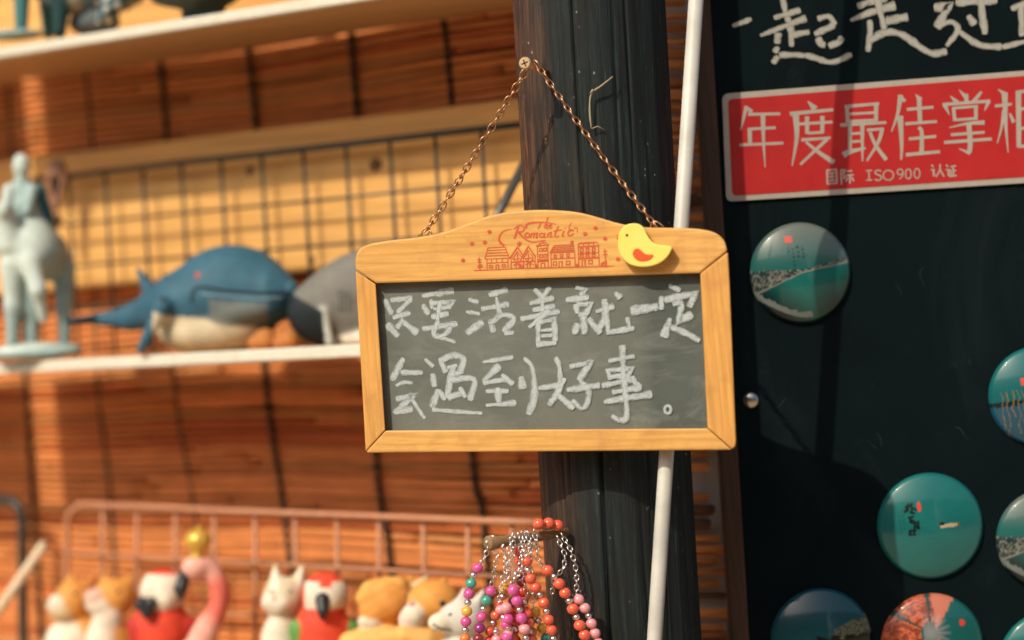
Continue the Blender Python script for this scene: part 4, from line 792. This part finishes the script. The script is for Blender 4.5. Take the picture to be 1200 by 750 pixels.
class Fig:
    """a small figure described in photo pixels (u, depth, v); unit = metres per pixel at its distance"""
    def __init__(s, name, label, cat, u0, v0, n, group=None, zbase=None):
        pl = Plane(WO+WN*n, WN); s.o = pl.hit(u0, v0); s.u0, s.v0 = u0, v0
        s.k = s.o.y/F
        s.t = thing(name, label, cat, s.o if zbase is None else Vector((s.o.x, s.o.y, WO.z+zbase)), None, group); s.zb = None if zbase is None else WO.z+zbase
    def loc(s, p):
        du, dy, dv = p[0]-s.u0, p[1], s.v0-p[2]
        return np.array((du*math.cos(ROLL)+dv*math.sin(ROLL), dy, -du*math.sin(ROLL)+dv*math.cos(ROLL)))
    def body(s, name, prims, k=3.0, h=1.6, kc=1.2, mat=None, paint=None, parent=None):
        lo = np.full(3, 1e9); hi = -lo; Q = []
        for p in prims:
            if p[0] == 'e':
                c = s.loc(p[1]); r = np.array(p[2], float); rot = math.radians(p[4]) if len(p) > 4 else 0
                Q.append(('e', c, r, rot)); m_ = max(r) if rot else r; lo = np.minimum(lo, c-m_); hi = np.maximum(hi, c+m_)
            else:
                a = s.loc(p[1][:3]); b_ = s.loc(p[2][:3]); ra, rb = p[1][3], p[2][3]; Q.append(('c', a, b_, ra, rb))
                lo = np.minimum(lo, np.minimum(a-ra, b_-rb)); hi = np.maximum(hi, np.maximum(a+ra, b_+rb))
        lo -= h*3+k; hi += h*3+k
        n = np.ceil((hi-lo)/h).astype(int)+1
        g = np.stack(np.meshgrid(*[lo[i]+h*np.arange(n[i]) for i in range(3)], indexing='ij'), -1)
        def dist(q, X):
            if q[0] == 'e':
                d = X-q[1]
                if q[3]:
                    c_, s_ = math.cos(q[3]), math.sin(q[3]); d = np.stack((d[..., 0]*c_+d[..., 2]*s_, d[..., 1], -d[..., 0]*s_+d[..., 2]*c_), -1)
                k0 = np.linalg.norm(d/q[2], axis=-1); k1 = np.linalg.norm(d/q[2]**2, axis=-1)+1e-9; return k0*(k0-1)/k1
            ab = q[2]-q[1]; t = np.clip(((X-q[1])@ab)/(ab@ab+1e-9), 0, 1); return np.linalg.norm(X-(q[1]+t[..., None]*ab), axis=-1)-(q[3]+(q[4]-q[3])*t)
        acc = None
        for q in Q:
            e = np.exp(np.clip(-dist(q, g)/k, -40, 40)); acc = e if acc is None else acc+e
        Fd = -k*np.log(acc+1e-30)
        V, Fq = surface_nets(Fd, lo, h)
        D = np.stack([dist(q, V) for q in Q], -1); wt = np.exp(-(D-D.min(-1, keepdims=True))/kc); wt /= wt.sum(-1, keepdims=True)
        C = wt @ np.array([p[3] for p in prims], float)
        U = s.u0 + V[:, 0]*math.cos(ROLL)-V[:, 2]*math.sin(ROLL); Vv = s.v0-(V[:, 0]*math.sin(ROLL)+V[:, 2]*math.cos(ROLL))
        if paint: C = np.array([paint(u, y, v, tuple(c)) for u, y, v, c in zip(U, V[:, 1], Vv, C)])
        Wd = V*s.k + np.array(s.o)
        if s.zb is not None: Wd[:, 2] = np.maximum(Wd[:, 2], s.zb+.0004)
        o = mesh(name, Wd.tolist(), Fq, mat or VC, parent or s.t, True, C)
        s.bvh = BVHTree.FromPolygons([Vector(x) for x in Wd.tolist()], Fq); return o
    def surf(s, u, v, lift=0):
        l = s.loc((u, 0, v)); p = Vector((l*s.k).tolist())+s.o
        h = s.bvh.ray_cast(p-Vector((0, .5, 0)), Vector((0, 1, 0)))[0]
        return (h if h is not None else p)-Vector((0, lift*s.k, 0))
    def line(s, name, pts, r, mat, parent, n=6):
        P = [s.surf(p[0], p[1]) for p in spline(pts, n)]; b = MB(); b.tube(P, r*s.k, 6); return b.build(name, mat, parent, True)
    def dot(s, name, u, v, r, mat, parent, fl=.5):
        b = MB(); b.ball(s.surf(u, v), (r*s.k, r*s.k*fl, r*s.k), 12, 8); return b.build(name, mat, parent, True)
EYE = m_mottle('eye_black', (.01, .01, .012), (.02, .02, .022), 200, .25, .5, 0, coat=.5)
BEAK = m_mottle('beak_black', (.012, .014, .018), (.03, .032, .036), 100, .4, .5, .1)
MOUTH = m_mottle('mouth_line', (.008, .014, .02), (.016, .024, .03), 100, .7, .3, 0)

# blue whale figurine
f = Fig('whale_figurine', 'blue whale figurine with cream grooved belly lying on the middle shelf', 'figurine', 250, 414, .132, None, zt2+.0004)
BL, BLD, CRM, GR = (.034, .108, .165), (.012, .038, .06), (.62, .54, .38), (.17, .18, .16)
def pw(u, y, v, c):
    edge = 367+ (u-195)*.17 + 2*math.sin(u*.1)
    if y < 14 and 186 < u < 320 and v > edge + (8 if u > 300 else 0): return lerp3(CRM, (.50, .43, .30), .5+.5*math.sin((v-edge)*1.05)) if v < 416 else c
    if y < 10 and 250 < u < 318 and 352+(u-250)*.05 < v < edge: return lerp3(c, GR, .75)
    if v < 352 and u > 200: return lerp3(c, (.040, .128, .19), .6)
    return c
wb = f.body('body', [('e', (271, 0, 344), (70, 46, 57), BL, 0), ('e', (236, 2, 353), (64, 42, 44), BL, 12), ('e', (308, -14, 344), (44, 32, 36), BL, -14), ('c', (325, -26, 343, 24), (343, -32, 341, 11), BL), ('e', (292, -20, 364), (46, 28, 18), BL, 6), ('e', (252, -6, 388), (64, 36, 27), CRM), ('c', (205, 6, 356, 34), (150, 22, 372, 14), BL), ('c', (150, 22, 372, 14), (108, 34, 375, 6), BL), ('e', (90, 40, 375), (22, 24, 4.5), BLD, 3), ('c', (196, -36, 360, 11), (172, -46, 409, 4.5), BL), ('c', (158, 22, 314, 2.0), (170, 20, 336, 8), BL)], 3.5, 1.7, 1.2, None, pw)
f.line('mouth', [(230, 354), (232, 342), (240, 337), (270, 341), (310, 344), (345, 343)], 1.5, MOUTH, wb)
f.line('lip', [(242, 345), (270, 347), (310, 350), (335, 349)], 1.0, m_mottle('lip_blue', (.2, .34, .46), (.26, .4, .5), 100, .5, .4, 0), wb)
f.dot('eye', 196, 352, 3.4, EYE, wb)
f.dot('sticker', 237, 324, 3.5, ORANGE, wb, .3)
# grey shark behind it
f = Fig('shark_figurine', 'grey shark figurine with gill slits and white belly behind the chalkboard sign', 'figurine', 420, 411, .090, None, zt2+.0004)
SG, SW, SB = (.165, .165, .15), (.66, .62, .52), (.012, .02, .026)
def ps(u, y, v, c):
    if v > 392 and u > 396: return SW
    if u < 378+(v-350)*.12 and v > 343+(u-340)*.55 and y < 20: return SB
    return c
sb2 = f.body('body', [('e', (440, 10, 348), (100, 34, 60), SG, 14), ('e', (376, 4, 364), (40, 24, 36), SG, 10), ('e', (440, 4, 396), (50, 28, 16), SW), ('c', (381, -22, 366, 5), (388, -30, 402, 6.5), (.40, .42, .38)), ('c', (520, 10, 360, 30), (610, 14, 372, 8), SG)], 3, 1.9, 1.2, None, ps)
for dx in (0, 4.5, 9, 13.5): f.line('gill_slit', [(397+dx, 341), (401+dx, 353), (400+dx, 366)], .7, MOUTH, sb2, 4)
# orange shells
for (u, lab, w_) in ((308, 'larger orange brown shell under the nose of the blue whale', 17), (336, 'smaller orange brown shell between whale and grey shark', 15)):
    f = Fig('shell', lab, 'shell', u, 411, .13, 'orange shells on the middle shelf', zt2+.0004)
    f.body('body', [('e', (u, 0, 402), (w_, 13, 10), (.52, .20, .05)), ('e', (u+3, 0, 396), (w_*.65, 10, 11), (.50, .21, .06)), ('e', (u-8, -3, 402), (7, 8, 7), (.45, .16, .05))], 3, 1.6, 1.2, None, lambda uu, y, v, c: lerp3(c, (.25, .08, .02), .5*(math.sin(v*1.3+uu*.4) > .6)))

# pale horse and rider
f = Fig('horse_figurine', 'pale blue horse figurine with a cloaked rider on the middle shelf', 'figurine', 42, 420, .186, None, zt2+.0012)
PB, PW, PT = (.32, .44, .44), (.54, .64, .60), (.03, .15, .18)
f.body('horse', [('e', (36, 6, 292), (30, 34, 37), PW), ('e', (42, 22, 298), (34, 46, 32), PB), ('c', (16, -14, 312, 13), (18, -14, 360, 8.5), PW), ('c', (18, -14, 360, 8.5), (17, -14, 402, 7), PB), ('c', (36, 0, 320, 12), (37, 0, 402, 7), PB), ('c', (40, -20, 308, 13), (50, -28, 340, 9), PW), ('c', (50, -28, 340, 8.5), (54, -18, 372, 6.5), PW), ('c', (70, 30, 312, 13), (70, 30, 402, 7), PB), ('c', (14, -12, 285, 18), (12, -22, 252, 10), PW), ('e', (11, -26, 248), (9, 14, 11), PW), ('c', (30, 2, 240, 12), (62, 34, 316, 12), PB)], 3, 1.8, 1.5)
f.body('rider', [('e', (24, 6, 194), (10.5, 11, 14.5), PW), ('c', (24, 8, 214, 9), (28, 10, 245, 15), PB), ('c', (10, 2, 222, 7), (8, -6, 245, 6), PW), ('c', (38, 2, 222, 7), (34, -10, 248, 5), PB), ('c', (28, 10, 245, 15), (32, 12, 272, 20), PB)], 2.5, 1.6, 1.2)
f.body('cloak', [('c', (42, 18, 222, 8), (58, 26, 300, 9), PT), ('c', (46, 22, 245, 7), (54, 28, 290, 12), PT)], 3, 1.8)
f.body('plinth', [('e', (42, 8, 414), (52, 38, 7), PB), ('e', (30, 0, 410), (34, 26, 8), PW), ('e', (64, 10, 410), (28, 22, 7), PB)], 3, 2.0)
# trinket on the grid
f = Fig('trinket', 'dusty pink ribbon loop with a dark clasp hung on the black wire grid', 'trinket', 64, 205, .07)
f.body('ribbon', [('c', (57, 0, 208, 3.5), (63, 0, 244, 3), (.30, .15, .10)), ('c', (76, 0, 208, 3.5), (66, 0, 244, 3), (.30, .15, .10)), ('e', (67, 0, 196), (11, 6, 11), (.36, .20, .14))], 2.5, 1.6)
f.body('clasp', [('c', (65, 2, 212, 4), (66, 2, 240, 5), (.015, .018, .018)), ('e', (66, 2, 258), (7, 5, 9), (.12, .05, .03))], 2, 1.6)

# top shelf figures (only their lower parts are in view)
zT = zt1+.0015
f = Fig('horse_figurine', 'teal horse figurine on the upper shelf, cut by the top left corner', 'figurine', 22, 44, .172, None, zT)
f.body('horse', [('c', (25, 0, 34, 7.5), (26, 0, -40, 12), (.06, .20, .21)), ('c', (-14, 0, 34, 7.5), (-12, 0, -40, 12), (.06, .20, .21)), ('e', (6, 20, -62), (50, 30, 32), (.07, .22, .23)), ('c', (48, 46, 34, 7), (44, 40, -40, 11), (.05, .17, .18)), ('c', (-30, 0, -70, 18), (-52, -4, -120, 11), (.07, .22, .23)), ('e', (-60, -6, -128), (20, 10, 11), (.07, .22, .23), 30)], 3, 2.0)
f.body('plinth', [('e', (14, 10, 40), (36, 30, 6), PB)], 3, 2)
f = Fig('whale_shark_figurine', 'grey whale shark figurine with white spotted fin on the upper shelf', 'figurine', 110, 38, .14, None, zT)
def pws(u, y, v, c):
    if u > 116 and math.hypot((u-124) % 13-6.5, (v+u*.3) % 12-6) < 3.6 and v < 30: return (.62, .62, .56)
    return c
f.body('body', [('e', (112, 8, -14), (62, 36, 32), (.10, .15, .17)), ('c', (76, -20, -8, 13), (74, -24, 40, 8), (.012, .045, .05)), ('c', (142, -24, -10, 15), (124, -30, 26, 5), (.035, .11, .14)), ('c', (150, -24, -6, 10), (142, -28, 8, 8), (.035, .11, .14)), ('e', (88, -16, 4), (12, 12, 10), (.35, .3, .2)), ('c', (60, 20, -14, 20), (10, 40, -30, 5), (.10, .15, .17)), ('e', (110, 4, 26), (30, 22, 16), (.10, .13, .14))], 3, 1.8, 1.2, None, pws)
f = Fig('whale_figurine', 'dark teal whale figurine on the upper shelf, cut by the top edge', 'figurine', 240, 30, .125, None, zT)
f.body('body', [('e', (236, 0, -28), (62, 38, 38), (.025, .07, .085)), ('e', (215, -10, -6), (40, 26, 16), (.06, .10, .11)), ('e', (246, -4, -2), (30, 26, 12), (.012, .03, .036)), ('e', (238, 6, 18), (26, 18, 14), (.02, .05, .06)), ('c', (290, 6, -30, 22), (330, 14, -34, 8), (.025, .07, .085))], 3, 2)

# ------------------------------------------------------------------ bottom row of animals
zB = zt3+.0012; GRP = 'painted animal figurines on the lowest shelf'
OR, ORD, WH, CR_ = (.66, .30, .07), (.50, .18, .04), (.72, .66, .54), (.62, .48, .28)
def animal(name, label, u, n, prims, eyes=(), nose=None, k=2.6, h=1.5, kc=1.0, paint=None):
    f = Fig(name, label, 'figurine', u, 802, n, GRP, zB); o = f.body('body', prims, k, h, kc, None, paint)
    for e in eyes: f.dot('eye', e[0], e[1], e[2] if len(e) > 2 else 2.2, EYE, o)
    return f, o
f, o = animal('dog_figurine', 'orange and white dog figurine with pricked ears, leftmost of the bottom row', 84, .15,
   [('e', (86, 0, 704), (22, 22, 23), OR), ('e', (70, -12, 706), (13, 12, 10), WH), ('e', (75, -12, 716), (14, 12, 10), CR_), ('c', (82, 2, 688, 8), (84, 4, 674, 3), OR), ('c', (102, 4, 690, 7), (112, 6, 676, 3.5), ORD), ('e', (82, 0, 756), (30, 26, 32), WH), ('e', (100, 8, 752), (24, 26, 38), OR), ('e', (84, 0, 790), (34, 28, 16), CR_), ('c', (70, -18, 760, 9), (66, -22, 800, 8), WH)], [(91, 694, 2.4), (72, 694, 2)])
f.dot('nose', 60, 702, 3, EYE, o)
f, o = animal('cat_figurine', 'orange and white cat figurine with raised chin, second of the bottom row', 128, .14,
   [('e', (134, 0, 700), (25, 20, 22), OR), ('e', (112, -12, 698), (11, 12, 9), (.72, .48, .38)), ('e', (118, -12, 708), (15, 12, 10), WH), ('e', (128, -8, 722), (17, 14, 18), WH), ('c', (124, 4, 684, 7), (120, 6, 678, 3), OR), ('c', (150, 4, 684, 7), (153, 6, 676, 3), OR), ('e', (130, 0, 765), (30, 26, 44), OR), ('e', (122, -14, 762), (20, 16, 40), WH), ('c', (118, -22, 765, 9), (114, -26, 800, 8), WH), ('c', (150, 10, 790, 10), (172, 6, 796, 6), OR)], [(141, 691, 2.3)])
f.dot('nose', 104, 693, 3, m_mottle('nose_pink', (.7, .25, .22), (.75, .3, .26), 100, .4, .4, 0), o)
# parrots
RD, RDD = (.68, .07, .035), (.46, .035, .03)
def parrot(u, v, face, label, n, green, mir=1):
    def m(x): return u+mir*x
    f = Fig('parrot_figurine', label, 'figurine', u, 802, n, GRP, zB)
    def pp(uu, y, vv, c):
        if face(uu, vv) and y < 4: return WH
        return c
    pr = [('e', (u, 0, v), (28, 25, 27), RD), ('e', (m(-2), 0, v+46), (33, 27, 44), RD), ('e', (m(0), 2, v+88), (28, 24, 30), RDD), ('c', (m(-30), -6, v+40, 12), (m(-24), -4, v+96, 6), (.10, .28, .07) if green else RDD), ('c', (m(30), -2, v+40, 11), (m(26), 2, v+96, 6), (.10, .28, .07) if green else RDD), ('e', (m(4), -14, v+8), (13, 14, 13), RD)]
    if green: pr.append(('e', (m(-6), -8, v+68), (36, 24, 16), (.10, .30, .08)))
    o = f.body('body', pr, 2.4, 1.5, 1.0, None, pp); return f, o
f, o = parrot(192, 693, lambda uu, vv: 672 < vv < 713-abs(uu-190)*.12 and 158 < uu < 219 and not (170 < uu < 184 and vv > 700), 'red parrot figurine with white face and black beak beside the flamingo', .15, False)
f.body('beak', [('c', (170, -28, 704, 8), (176, -32, 716, 5), (.014, .016, .02)), ('c', (182, -28, 702, 6), (180, -30, 714, 4), (.014, .016, .02))], 2, 1.3, 1, BEAK, None, o)
f.bvh = f.bvh; f.dot('eye', 197, 690, 2, EYE, o)
f, o = parrot(381, 697, lambda uu, vv: 680 < vv < 713-abs(uu-380)*.1 and 358 < uu < 409 and not (376 < uu < 390 and vv < 686), 'red parrot figurine with green wings right of the cream cat', .15, True)
f.body('beak', [('c', (380, -26, 700, 9), (381, -33, 712, 6), (.014, .016, .02)), ('c', (381, -30, 712, 6), (380, -30, 720, 3), (.014, .016, .02))], 2, 1.3, 1, BEAK, None, o)
for x in (366, 397): f.dot('eye', x, 690, 2, EYE, o)
# flamingo
f = Fig('flamingo_figurine', 'pink flamingo figurine with a golden ball crown on its head', 'figurine', 240, 802, .17, GRP, zB)
PK, PKL = (.72, .16, .12), (.78, .40, .33)
nk = spline([(226, -8, 668, 11), (240, -2, 664, 10.5), (252, 0, 676, 9.5), (258, 0, 694, 9), (254, 0, 716, 9.5), (244, 0, 734, 12), (236, 2, 752, 16)], 3)
o = f.body('body', [('e', (229, -8, 664), (14, 13, 12), PKL)] + [('c', tuple(a), tuple(b_), PK if 5 < i < 14 else PKL) for i, (a, b_) in enumerate(zip(nk, nk[1:]))] + [('e', (232, 6, 772), (30, 28, 24), PKL), ('c', (232, 4, 780, 6), (232, 4, 802, 5), PK)], 2.2, 1.4)
f.body('beak', [('c', (219, -12, 672, 7.5), (214, -14, 688, 7), (.014, .016, .02)), ('c', (214, -14, 688, 7), (213, -12, 700, 2.5), (.014, .016, .02))], 2, 1.3, 1, BEAK, None, o)
GOLD = m_mottle('gold_paint', (.66, .40, .06), (.75, .48, .10), 90, .3, .5, .05, metal=.3)
f.body('crown', [('e', (233, -6, 633), (16, 15, 13.5), (.7, .44, .07)), ('c', (234, -6, 622, 4), (234, -6, 617, 2), (.7, .44, .07)), ('c', (233, -6, 645, 7), (232, -6, 656, 9), (.68, .40, .06))], 1.5, 1.3, 1, GOLD, None, o)
f.dot('eye', 226, 662, 1.6, EYE, o)
# cream cat
f, o = animal('cat_figurine', 'cream cat figurine with tall pricked ears between the flamingo and a parrot', 330, .16,
   [('e', (333, 0, 700), (25, 21, 24), (.58, .50, .36)), ('c', (323, 2, 684, 8.5), (323, 3, 664, 3.5), CR_), ('c', (349, 2, 684, 8.5), (354, 3, 665, 3.5), CR_), ('e', (318, -14, 704), (10, 10, 9), WH), ('e', (331, -15, 705), (10, 10, 9), WH), ('e', (326, -12, 713), (11, 10, 7), (.6, .5, .4)), ('e', (332, 0, 758), (27, 25, 42), (.56, .47, .33)), ('e', (326, -14, 752), (17, 14, 30), WH), ('c', (318, -20, 765, 8), (316, -24, 802, 7), CR_), ('c', (344, -20, 765, 8), (346, -24, 802, 7), CR_)], [(321, 692, 2), (342, 691, 2)],
   paint=lambda u, y, v, c: WH if (y < 0 and v < 690 and (abs(u-323) < 4.5 or abs(u-351.5) < 4.5) and v > 666) else c)
f.dot('nose', 324, 699, 2.6, m_mottle('nose_rose', (.5, .2, .17), (.55, .24, .2), 100, .4, .4, 0), o)
# two golden foxes lying, white cat at right
f, o = animal('fox_figurine', 'golden fox figurine with a swept mane lying beside the green winged parrot', 446, .14,
   [('e', (455, 0, 705), (32, 26, 26), OR), ('c', (436, -8, 692, 13), (468, -4, 684, 9), (.70, .38, .10)), ('c', (426, -8, 700, 9), (450, -8, 690, 10), (.70, .38, .10)), ('c', (486, 2, 690, 6), (499, 4, 678, 3.5), CR_), ('c', (474, 4, 690, 6), (482, 6, 677, 3), OR), ('e', (434, -12, 727), (14, 12, 7), WH), ('e', (440, -8, 715), (18, 16, 14), OR), ('e', (445, 0, 768), (44, 34, 40), OR), ('c', (412, -14, 752, 14), (470, -20, 744, 13), (.72, .42, .13))], [(477, 697, 2.4)],
   paint=lambda u, y, v, c: lerp3(c, ORD, .28*(math.sin(v*.5+u*.3) > .6 and v < 735)))
f, o = animal('fox_figurine', 'golden fox figurine with white muzzle and pink nose in front of the white cat', 500, .15,
   [('e', (510, 0, 706), (30, 26, 25), OR), ('e', (486, -16, 718), (13, 14, 13), WH), ('e', (482, -14, 724), (14, 12, 12), (.78, .58, .48)), ('c', (512, 2, 690, 7), (520, 4, 680, 3), OR), ('c', (498, 0, 690, 9), (486, -6, 700, 8), OR), ('e', (500, 0, 768), (38, 32, 40), OR), ('c', (476, -18, 742, 12), (500, -20, 748, 12), (.72, .42, .13))], [(519, 704, 3.6), (478, 697, 2.2)])
f.dot('nose', 484, 706, 4, m_mottle('nose_bright_pink', (.72, .16, .2), (.76, .2, .24), 100, .4, .4, 0), o)
f, o = animal('cat_figurine', 'grey white cat figurine partly hidden behind the bead bracelets', 536, .19,
   [('e', (540, 0, 726), (28, 22, 22), (.62, .60, .54)), ('e', (516, -12, 728), (14, 12, 11), WH), ('c', (540, 2, 706, 7), (544, 3, 692, 3), (.6, .58, .52)), ('c', (558, 2, 708, 7), (566, 3, 694, 3), (.6, .58, .52)), ('e', (540, 0, 776), (34, 28, 34), (.62, .60, .54))], [(528, 718, 2.2)])
f.line('mouth', [(508, 728), (518, 734), (530, 736)], .9, MOUTH, o)
